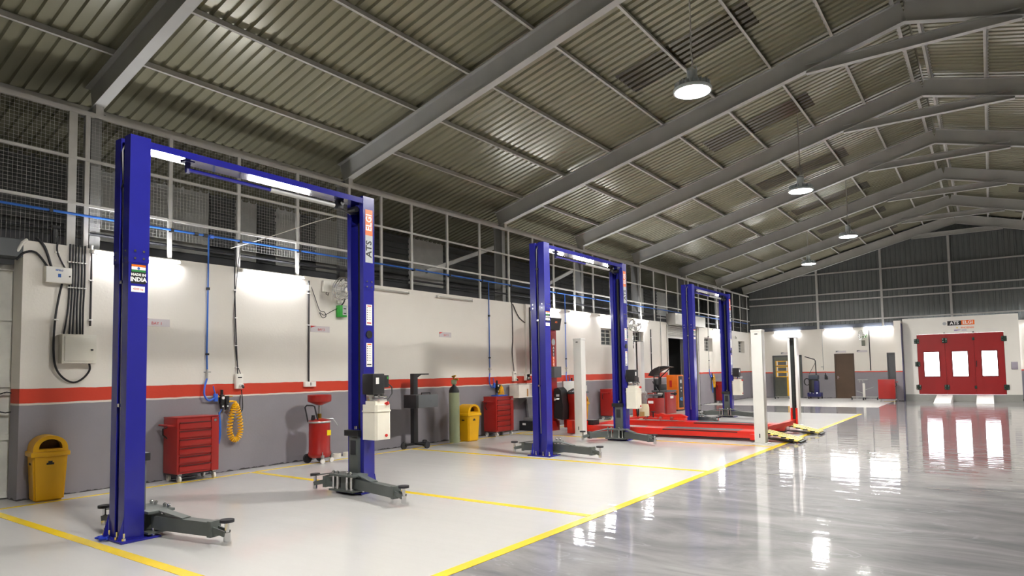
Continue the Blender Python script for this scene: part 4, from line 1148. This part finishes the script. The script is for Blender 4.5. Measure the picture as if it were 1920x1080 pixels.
# ------------------------------------------------------------------ wall fans
def fan(label, loc, axis, mount, reg):
    t = thing('wall_fan', label, 'fan', loc, 0, 'wall fans')
    ax = Vector(axis).normalized()
    Q = ax.to_track_quat('Z', 'Y').to_matrix().to_4x4()
    R = .21
    b = MB()
    def ringpts(r, z, n=28): return [Q @ Vector((r * math.cos(2 * PI * k / n), r * math.sin(2 * PI * k / n), z)) for k in range(n)]
    for r, z in ((R, 0), (R * .98, .05), (R * .98, -.05), (R * .6, .085), (R * .3, .1), (R * .6, -.085)): b.tube(ringpts(r, z), .005 if abs(z) > .01 else .008, 5, closed=True)
    for k in range(28):
        a = 2 * PI * k / 28
        c, s_ = math.cos(a), math.sin(a)
        b.tube([Q @ Vector((R * .15 * c, R * .15 * s_, .105)), Q @ Vector((R * .6 * c, R * .6 * s_, .085)), Q @ Vector((R * c, R * s_, 0)), Q @ Vector((R * .6 * c, R * .6 * s_, -.085)), Q @ Vector((R * .2 * c, R * .2 * s_, -.1))], .0022, 4)
    b.build('cage', CHROME, t, kind='stuff')
    MB().lathe([(0, .11), (.04, .108), (.045, .1)], n=16, M=Q).build('badge', WHITEPL, t)
    MB().lathe([(0, -.2), (.05, -.19), (.065, -.15), (.06, -.06), (.0, -.05)], n=16, M=Q).build('motor', WHITEPL, t)
    for k in range(4):
        a = 2 * PI * k / 4 + .3
        M = Q @ Matrix.Rotation(a, 4, 'Z')
        o = MB().prism([(.03, -.03), (.1, -.07), (.185, -.06), (.19, .02), (.1, .05), (.03, .03)], M @ Matrix.Rotation(.35, 4, 'X'), .003).build('blade', MESHWHITE, t)
    m = Vector(mount)
    back = -ax * .17
    MB().tube([back, (back + m) * .5 + Vector((0, 0, -.1)), m], .018, 8).build('arm', WHITEPL if reg != 'far' else GREENPL, t)
    MB().sphere(m, .05, n=10).build('wall_plate', GREENPL if reg == 'far' else WHITEPL, t)
    return t
fan('wall fan with a wire cage beside the far post of the nearest lift', (.3, 7.98, 3.08), (.9, .1, -.3), (-.28, .15, -.2), '')
fan('wall fan above the second barred window behind the middle lift', (.35, 20.2, 2.98), (.6, -.75, -.15), (-.33, .1, -.1), '')
fan('wall fan on the far wall between the glowing tubes', (5.1, 34.3, 2.95), (-.75, -.6, 0), (.13, .28, 0), 'far')
def regulator(label, y, z, x=0, rz=0, loc=None):
    t = thing('fan_regulator', label, 'electrical box', loc or (x, y, z), rz, 'green fan regulators')
    MB().box(0, .11, -.085, .085, -.12, .10, bev=.008).build('case', GREENPL, t)
    MB().box(.11, .113, -.02, .075, -.08, .09).build('face_plate', LABELG, t)
    MB().box(.113, .118, .0, .06, -.06, -.04).box(.113, .118, .0, .06, .03, .045).build('switch', BLACK, t)
    MB().tube(smooth([(.05, .0, .1), (.08, .03, .16), (.15, .0, .22)]), .014, 6).build('lead', BLACK, t)
    return t
regulator('green fan regulator box under the nearest wall fan', 8.16, 2.70)
regulator('green fan regulator box under the fan by the second barred window', 20.1, 2.70)
regulator('green fan regulator box beside the black cable behind the middle lift', 14.6, 2.7)
t = thing('fan_regulator', 'grey green regulator box under the far wall fan', 'electrical box', (5.12, YF, 2.58))
MB().box(-.07, .07, -.07, 0, -.14, .12, bev=.01).build('case', GREYGREEN, t); MB().box(-.03, .1, -.1, -.02, .25, .42, bev=.02).build('bracket', GREENPL, t)
o = MB().sphere((0, 0, 0), .045, (1, 1.6, 1)).cyl((0, 0, 0), (-.04, 0, .1), .015, 6).build('cctv_camera', WHITEPL); o.location = (.08, 31.9, 2.95)
tag(o, 'small white camera on the wall beside the furthest barred window', 'camera')

# ------------------------------------------------------------------ shelf, carton and crate by the middle lift
t = thing('wall_shelf', 'small white bracket shelf carrying the white carton', 'shelf', (0, 13.75, .88))
MB().box(0, .42, -.4, .3, -.02, 0).build('board', WHITEPL, t)
for y in (-.3, .2): MB().prism([(0, -.25), (.3, -.02), (0, -.02)], frame_M((0, y, 0), RIGHT, UP), .02).build('bracket', STEEL, t, smooth=False)
t = thing('carton', 'white cardboard carton with a strip of brown tape', 'carton', (.22, 13.72, .88))
MB().box(-.15, .15, -.28, .28, .0, .30, bev=.005).build('box', CARTON, t)
MB().box(.1505, .152, .06, .12, .0, .19).build('tape', mat('brown_tape', 'a8793f', .5), t)
t = thing('wrapped_panel', 'grey plastic wrapped panel leaning behind the middle lift', 'panel', (.1, 14.45, 0), 0)
MB().beam((.06, 0, .32), (-.04, 0, 1.02), .62, .05, up=(1, 0, 0)).build('panel', mat('grey_wrap', '77787a', .2, 0, .25, 4, spec=.8), t)
MB().box(-.08, .22, -.33, .33, .24, .32).build('pallet', STEEL, t)
t = thing('crate', 'low black crate on the floor behind the middle lift', 'crate', (.2, 14.3, 0))
MB().box(-.2, .2, -.35, .35, 0, .24, bev=.008).build('body', BLACK, t); MB().box(-.1, .0, -.352, -.348, .14, .19).build('label', LABELW, t)

# ------------------------------------------------------------------ wheel aligner tower and balancer
t = thing('aligner_tower', 'tall red wheel aligner tower with a black head', 'aligner', (.68, 14.35, 0))
MB().box(-.18, .15, -.2, .14, .25, 2.56, bev=.01).build('tower', RED, t)
MB().prism([(-.24, 2.56), (.2, 2.56), (.26, 2.86), (-.24, 2.86)], frame_M((0, .24, 0), RIGHT, UP), .5).build('head', BLACK, t, smooth=False)
MB().box(-.26, .17, -.28, .2, 0, .25, bev=.01).build('foot', RED, t)
x = .152
n = MB().box(x, x + .004, -.1, .07, 1.5, 2.42, bev=.001).build('sign_strip', RED, t)
MB().cyl((x + .002, -.015, 2.25), (x + .007, -.015, 2.25), .085, 20).build('emblem', LABELG, n)
MB().box(x + .0045, x + .006, -.06, .03, 1.88, 2.15).build('name_black', LABELK, n)
MB().box(x + .0045, x + .006, -.06, .03, 1.54, 1.88).build('name_orange', LABELO, n)
for i, ch in enumerate('ATS'): text(ch, .085, LABELW, n, (x + .0065, -.015, 2.10 - .085 * i), DEEP, UP, bold=.003)
for i, ch in enumerate('ELGI'): text(ch, .085, LABELW, n, (x + .0065, -.015, 1.84 - .083 * i), DEEP, UP, bold=.003)
MB().box(.13, .30, -.22, .12, 1.34, 1.62, bev=.008).build('monitor', FLATGREY, t)
text('ATS', .06, LABELO, t, (.245, -.0, 2.75), DEEP, UP, bold=.003)
t = thing('wheel_balancer', 'red wheel balancer with a black hood and white weight tray', 'wheel balancer', (1.12, 14.85, 0))
MB().box(-.16, .2, -.28, .30, .06, .92, bev=.015).build('body', LIFTRED, t)
MB().box(-.2, .24, -.3, .34, .92, .97, bev=.01).build('tray', FLATGREY, t)
MB().box(-.19, -.15, -.28, .32, .97, 1.24).box(-.15, .2, .28, .32, .97, 1.12).build('tray_back', WHITEPAINT, t)
b = MB()
for k in range(4): b.cyl((-.08, -.2 + .14 * k, .97), (.1, -.2 + .14 * k, 1.05 + .02 * k), .02, 8)
b.build('weights', CHROME, t, kind='stuff')
MB().prism([(-.26, .32), (-.01, .28), (.01, .62), (-.05, 1.02), (-.13, 1.09), (-.24, 1.06)], frame_M((0, -.29, 0), RIGHT, UP), .3).build('hood', BLACK, t)
MB().box(-.18, -.09, -.593, -.59, .86, .92).build('hood_label', LABELG, t)
MB().cyl((-.19, -.66, .8), (-.1, -.58, .8), .03, 12).cyl((-.2, -.7, .8), (-.17, -.66, .8), .06, 14).build('shaft', CHROME, t)
n = MB().box(.2005, .202, -.16, .22, .66, .8).build('name_plate', LIFTRED, t)
text('ATS ELGI', .075, LABELW, n, (.203, .03, .73), DEEP, UP, bold=.002)
MB().box(-.1, .1, -.1, .1, 0, .06).build('foot', BLACK, t)
o = MB().tube(smooth([(-.3, 0, .05), (-.1, .1, .08), (.15, .02, .05), (.3, .2, .05)]), .05, 8).build('exhaust_hose', mat('grey_hose', '8a8d90', .6)); o.location = (1.0, 15.75, 0)
tag(o, 'short thick grey hose lying on the floor by the balancer', 'hose')

# ------------------------------------------------------------------ tyre corner: canister, tyre changers, nitrogen cabinet
t = thing('pump_canister', 'cream canister with a pump head behind the red runways', 'canister', (1.98, 17.2, 0))
MB().lathe([(0, 0), (.13, 0), (.14, .03), (.14, .46), (.12, .54), (.05, .56), (0, .56)], n=20).build('tank', mat('cream_tank', 'd9cfae', .4), t)
MB().box(-.07, .07, -.142, -.138, .2, .34).build('label', mat('tan_label', 'b59a62', .5), t)
MB().cyl((0, 0, .56), (0, 0, .66), .09, 14).cyl((-.02, 0, .66), (-.02, 0, .84), .07, 12).cyl((.1, 0, .7), (-.1, 0, .7), .03, 8).sphere((.02, 0, .84), .07, n=10).build('pump_head', STEEL, t)
MB().tube(smooth([(-.1, -.02, .7), (-.22, -.05, .6), (-.2, -.04, .3), (-.16, -.02, .05)]), .014, 6).build('suction_hose', BLACK, t)
t = thing('tyre_changer', 'smaller red tyre changer with chrome jaws, behind the canister', 'tyre changer', (1.2, 19.75, 0), -.2)
MB().box(-.17, .15, -.25, .28, .04, .60, bev=.015).build('body', RED, t)
MB().lathe([(0, .66), (.19, .66), (.21, .69), (.19, .72), (0, .72)], n=20).build('turntable', FLATGREY, t)
MB().cyl((0, 0, .6), (0, 0, .68), .08, 12).build('spindle', STEEL, t)
for k in range(4):
    a = PI / 2 * k + .4
    MB().beam((.08 * math.cos(a), .08 * math.sin(a), .74), (.24 * math.cos(a), .24 * math.sin(a), .74), .05, .05).build('jaw', CHROME, t)
MB().box(-.15, .1, .28, .38, .04, .8, bev=.01).cyl((-.06, .33, .8), (-.06, .33, 1.6), .025, 8).cyl((-.06, .33, 1.3), (-.06, .05, 1.28), .022, 8).cyl((-.06, .05, 1.34), (-.06, .05, 1.0), .016, 8).build('tower', BLACK, t)
n = MB().box(-.1, .1, -.253, -.25, .44, .52).build('name_plate', LABELW, t)
MB().box(.1, .36, -.3, -.2, .10, .12).build('pedal', LIFTRED, t)
t = thing('wheel_balancer', 'red balancer with a raised black wheel guard, left of the orange cabinet', 'wheel balancer', (.82, 21.35, 0), -.1)
MB().box(-.28, .26, -.3, .35, .02, .74, bev=.015).build('body', RED, t)
MB().box(-.3, .28, -.32, .37, .74, .8, bev=.01).build('tray', FLATGREY, t)
MB().box(-.24, -.05, -.1, .3, .8, 1.0, bev=.02).box(-.28, -.22, -.2, .2, .8, 1.18, bev=.01).build('display', BLACK, t)
MB().box(.26, .264, -.06, .16, .52, .6).build('name_plate', LABELW, t)
MB().prism([(-.46, 1.30), (-.36, 1.45), (-.22, 1.54), (-.05, 1.60), (.15, 1.62), (.36, 1.58), (.20, 1.545), (.03, 1.50), (-.12, 1.43), (-.22, 1.34), (-.27, 1.27)], frame_M((0, .1, 0), RIGHT, UP), .34).build('wheel_guard', BLACK, t, smooth=False)
MB().cyl((.34, -.1, 1.57), (-.06, -.1, 1.24), .018, 8).cyl((-.06, -.1, 1.24), (-.1, -.05, .8), .03, 8).cyl((-.34, -.15, 1.1), (-.16, -.15, .8), .02, 8).build('guard_arm', BLACK, t)
MB().cyl((.28, -.05, .68), (.5, -.05, .68), .025, 10).cyl((.42, -.05, .68), (.46, -.05, .68), .06, 12).build('shaft', BLACK, t)
t = thing('nitrogen_cabinet', 'tall orange nitrogen inflator cabinet left of the dark shutter opening', 'cabinet', (.52, 23.05, 0), -.12)
MB().box(-.22, .22, -.2, .25, .05, 1.3, bev=.015).build('case', ORANGE, t)
MB().box(.2205, .226, -.12, .2, .12, 1.25, bev=.002).build('front_panel', BLACK, t)
MB().box(-.2, .2, -.18, .23, 0, .05).build('plinth', BLACK, t)
MB().box(.226, .23, -.02, .1, 1.0, 1.12).box(.226, .23, -.02, .1, .8, .86).cyl((.226, .04, .72), (.24, .04, .72), .03, 12).build('gauges', LABELG, t, kind='stuff')
text('N2', .16, mat('cyan_print', '3d9df0', .4, var=0), t, (.2275, .04, .42), DEEP, UP, bold=.004)
MB().tube(smooth([(.1, .26, .8), (.15, .33, .6), (.15, .33, .3), (.1, .3, .1)]), .018, 6).build('hose', HOSEYEL, t)
MB().box(-.1, .0, -.203, -.2, .85, 1.1).build('caution_label', LABELR, t)

# ------------------------------------------------------------------ far end of the hall
t = thing('infrared_dryer', 'yellow stand with three infrared lamp panels before the louvred door', 'paint dryer', (1.74, 33.5, 0))
for z in (1.70, 1.42, 1.16):
    o = MB().box(-.29, .29, -.05, .05, z + .085, z + .115, bev=.006).box(-.29, .29, -.05, .05, z - .115, z - .085, bev=.006).box(-.29, -.26, -.05, .05, z - .1, z + .1).box(.26, .29, -.05, .05, z - .1, z + .1).build('lamp_panel', HOSEYEL, t)
    MB().box(-.26, .26, .0, .02, z - .085, z + .085).build('reflector', FLATGREY, o)
    for s in (-1, 1): MB().box(s * .22 - .02, s * .22 + .02, -.06, -.0, z - .09, z + .1).build('handle', WHITEPL, o)
MB().box(.18, .27, .05, .13, .14, 1.75).build('post', YELLOW, t)
MB().box(-.34, .36, -.03, .05, .07, .11).box(-.34, -.28, -.28, .28, .07, .11).box(.3, .36, -.28, .28, .07, .11).build('base', STEEL, t)
for x, y in ((-.31, -.28), (-.31, .28), (.33, -.28), (.33, .28)): MB().cyl((x - .015, y, .05), (x + .015, y, .05), .05, 12).build('wheel', RUBBER, t)
t = thing('dust_extractor', 'navy blue mobile dust extractor with a tall boom arm', 'dust extractor', (3.05, 33.85, 0))
MB().lathe([(0, .3), (.19, .3), (.22, .34), (.22, .85), (.2, .9), (0, .9)], n=20).build('drum', BLACK, t)
MB().box(-.2, .22, -.2, .2, .9, 1.12, bev=.05).build('motor_head', mat('slate_plastic', '3c4450', .4), t)
MB().box(.05, .25, -.24, -.02, .3, .85, bev=.03).build('front_cover', NAVY, t)
MB().box(-.26, .34, -.26, .24, .1, .3, bev=.04).build('base', NAVY, t)
for x in (-.12, .02, .17): MB().sphere((x, -.27, .27), .035, n=8).build('lamp_knob', CHROME, t)
for x, y in ((-.2, -.22), (.22, -.22), (-.2, .2), (.3, .2)): MB().cyl((x - .02, y, .06), (x + .02, y, .06), .06, 12).build('wheel', RUBBER, t)
MB().tube([(.12, 0, 1.1), (.1, 0, 1.80), (.06, 0, 1.86), (-.36, 0, 2.0)], .022, 8).build('boom', BLACK, t)
MB().tube([(.1, 0, 1.7), (-.2, 0, 1.15)], .012, 6).build('stay', FLATGREY, t)
MB().tube([(-.3 + .12 * math.cos(k * .5), -.05 + .004 * k, .80 + .16 * math.sin(k * .5)) for k in range(28)], .02, 6).build('hose_loops', BLACK, t)
t = thing('work_stand', 'grey wheeled work stand on a long bar in front of the far wall', 'stand', (5.25, 33.2, 0))
MB().box(-.5, .52, -.025, .025, .10, .15).box(-.03, .03, -.3, .3, .09, .13).build('base_bar', STEEL, t)
MB().box(-.045, .045, -.045, .045, .12, .74).build('post', WHITEPL, t)
MB().box(-.22, .18, -.15, .15, .88, .91).cyl((0, 0, .74), (-.04, 0, .88), .025, 8).cyl((-.14, -.1, .78), (-.14, -.1, .88), .02, 8).build('tray', STEEL, t)
MB().beam((.05, 0, .45), (.4, 0, .58), .12, .02).beam((-.05, 0, .3), (-.3, 0, .4), .12, .02).build('side_tray', STEEL, t)
for x, y in ((-.5, 0), (.52, 0), (0, -.3), (0, .3)): MB().cyl((x - .02, y, .06), (x + .02, y, .06), .06, 12).build('wheel', RUBBER, t)

# paint booth ---------------------------------------------------------------
BX0, BX1, BY = 6.872, 10.86, 33.0
t = thing('spray_booth', 'white spray paint booth with three red doors and glowing windows', 'spray booth', (0, BY, 0))
MB().box(BX0, BX1, -.02, 1.5, 0, .27).build('plinth', CONC, t)
b = MB()
b.box(BX0, 7.37, 0, .12, .27, 3.5); b.box(10.36, BX1, 0, .12, .27, 3.5); b.box(7.37, 10.36, 0, .12, 2.80, 3.5)
b.build('front_panel', BOOTHW, t, smooth=False)
MB().box(BX0, BX0 + .08, .12, 1.5, .27, 3.5).build('side_panel', BOOTHW, t); MB().box(BX1 - .08, BX1, .12, 1.5, .27, 3.5).build('side_panel', BOOTHW, t)
MB().box(BX0, BX1, .12, 1.5, 3.42, 3.5).build('roof_panel', BOOTHW, t)
for xx in (7.372, 10.358): MB().box(xx - .03, xx + .03, .075, .085, .275, 2.795).build('glow_stop_strip', DRED, t)  # strips added behind the outer door edges to block the interior glow
MB().box(7.0, 10.7, .9, .95, .3, 3.3).build('lit_interior', GLOW, t)
xs = (7.375, 8.37, 9.365, 10.355)
wins = ((7.60, 8.15), (8.60, 9.14), (9.60, 10.12))
for i in range(3):
    a, c = xs[i] + .004, xs[i + 1] - .004
    w0, w1 = wins[i]
    MB().box(c - .02, c + .03, .075, .085, .275, 2.795).build('glow_stop_strip', DRED, t)  # strip added behind the gap between leaves, keeps the glow from leaking
    b = MB()
    b.box(a, w0, .01, .07, .275, 2.795); b.box(w1, c, .01, .07, .275, 2.795); b.box(w0, w1, .01, .07, .275, 1.02); b.box(w0, w1, .01, .07, 2.05, 2.795)
    d = b.build('door', BOOTHRED, t, smooth=False)
    b = MB()
    b.box(w0 - .02, w0 + .012, -.0, .012, 1.0, 2.07); b.box(w1 - .012, w1 + .02, -.0, .012, 1.0, 2.07); b.box(w0, w1, -.0, .012, 1.0, 1.03); b.box(w0, w1, -.0, .012, 2.04, 2.07)
    b.build('window_gasket', DRED, d, smooth=False)
    g = bpy.data.materials.get('booth_glass')
    if g is None:
        g = bpy.data.materials.new('booth_glass'); nt, bs, N, L = nodes(g)
        bs.inputs['Transmission Weight'].default_value = 1.0; bs.inputs['Roughness'].default_value = 0.0; bs.inputs['IOR'].default_value = 1.02
        bs.inputs['Base Color'].default_value = (.97, .97, .97, 1)
    MB().box(w0, w1, .03, .036, 1.02, 2.05).build('pane', g, d)
def hinge(x, z):
    h = MB().box(x - .09, x - .01, -.025, .01, z - .1, z + .1, bev=.008).box(x + .01, x + .09, -.025, .01, z - .1, z + .1, bev=.008).cyl((x, -.02, z - .11), (x, -.02, z + .11), .022, 10).build('hinge', HINGE, t)
    b = MB()
    for dx in (-.06, .06):
        for dz in (-.05, .05): b.cyl((x + dx, -.03, z + dz), (x + dx, -.024, z + dz), .014, 8)
    b.build('bolt_heads', CHROME, h, kind='stuff')
for x in (xs[0] - .01, xs[3] + .01):
    for z in (.57, 1.55, 2.52) if x < 9 else (.57, 2.52): hinge(x, z)
for x, z in ((xs[1], .57), (xs[1], 2.52)): hinge(x, z)
for z in (.57, 2.55): MB().box(xs[2] - .05, xs[2] + .03, -.02, .01, z - .06, z + .06, bev=.01).build('latch', HINGE, t)
MB().box(xs[2] + .04, xs[2] + .07, -.05, -.03, 1.4, 1.65, bev=.01).build('door_handle', BLACK, t)
for x in (xs[1], xs[2]): MB().cyl((x, -.02, 2.83), (x, .0, 2.83), .03, 10).build('stop_knob', CHROME, t)
n = MB().box(8.5, 8.98, -.006, 0, 3.13, 3.32).build('name_plate_black', LABELK, t)
text('ATS', .18, LABELW, n, (8.74, -.007, 3.225), RIGHT, UP, bold=.005)
n = MB().box(8.98, 9.43, -.006, 0, 3.14, 3.33).build('name_plate_orange', LABELO, t)
text('ELGI', .18, LABELW, n, (9.2, -.007, 3.235), RIGHT, UP, bold=.005)
MB().cyl((8.4, -.006, 3.22), (8.4, 0, 3.22), .07, 18).build('emblem', LABELG, t)
text('PHOENIX', .105, LABELO, t, (9.18, -.002, 3.02), RIGHT, UP, bold=.002)
MB().cyl((8.83, -.004, 3.03), (8.83, 0, 3.03), .025, 10).build('mark', LABELY, t)
MB().prism([(8.72, 2.95), (8.98, 2.95), (8.8, 2.9), (8.72, 2.9)], frame_M((0, -.001, 0), RIGHT, UP), .004).box(8.98, 9.15, -.004, 0, 2.91, 2.935).build('purple_mark', LABELP, t, smooth=False)
MB().box(10.55, 10.76, -.03, 0, 1.28, 1.58, bev=.01).build('control_panel', mat('panel_lilac_grey', 'a19aa6', .5), t)
for i, (xa, xb, lb) in enumerate(((8.0, 8.56, 'left white drive-on ramp of the spray booth'), (9.37, 9.92, 'right white drive-on ramp of the spray booth'))):
    o = MB().prism([(BY - .03, 0), (BY - .03, .25), (BY - .1, .25), (30.6, .02), (30.6, 0)], frame_M((xa, 0, 0), DEEP, UP), xb - xa).build('ramp', mat('bright_white_ramp', 'f8f7f3', .6, var=0), smooth=False)
    tag(o, lb, 'ramp', 'white ramps of the spray booth')
MB().box(6.852, 6.868, 32.45, 32.97, 0, 3.3).build('trim_6', NAVY, kind='structure')
t = thing('navy_cabinet', 'dark navy cabinet at the right edge beside the booth', 'cabinet', (11.25, 34.0, 0))
MB().box(-.25, .3, -.25, .3, .05, 1.3, bev=.02).build('case', NAVY, t); MB().box(-.22, .27, -.22, .27, 0, .05).build('plinth', BLACK, t)
MB().box(-.2, .25, -.256, -.25, .7, 1.2).build('door', NAVY, t); MB().box(.16, .19, -.28, -.256, .9, 1.02).build('handle', CHROME, t)
t = thing('wall_socket_box', 'small cream box on the far wall above the navy cabinet', 'electrical box', (11.1, YF, 1.5))
MB().box(-.1, .1, -.08, 0, -.15, .12, bev=.01).build('case', CREAMBOX, t); MB().box(-.05, .05, -.085, -.08, -.05, .05).build('cover', LABELG, t)

# odds and ends behind and on the mesh screen
for i, (p0, p1) in enumerate((((-1.0, 11.6, 3.95), (-1.0, 14.4, 4.95)), ((-1.0, 16.4, 3.95), (-1.0, 19.0, 4.95)))):
    MB().beam(p0, p1, .06, .1).build('trim_%d' % (20 + i), FRAMEGREY, kind='structure')
tag(MB().tube(smooth([(-.01, 5.95, 3.58), (.0, 6.6, 3.85), (.0, 7.6, 4.3), (-.01, 8.1, 4.5)]), .008, 5).build('cord', WHITEPL), 'thin white cord slanting across the mesh left of the near lift far post', 'cord')
t = thing('cable_clamp', 'black cable clamp block on the wall top above the smaller white box', 'clamp', (-.12, 3.5, 3.3))
MB().box(-.05, .05, -.03, .03, 0, .2, bev=.008).build('block', BLACK, t)
MB().box(-.07, .07, -.05, .05, .2, .24, bev=.006).build('cap', BLACK, t)
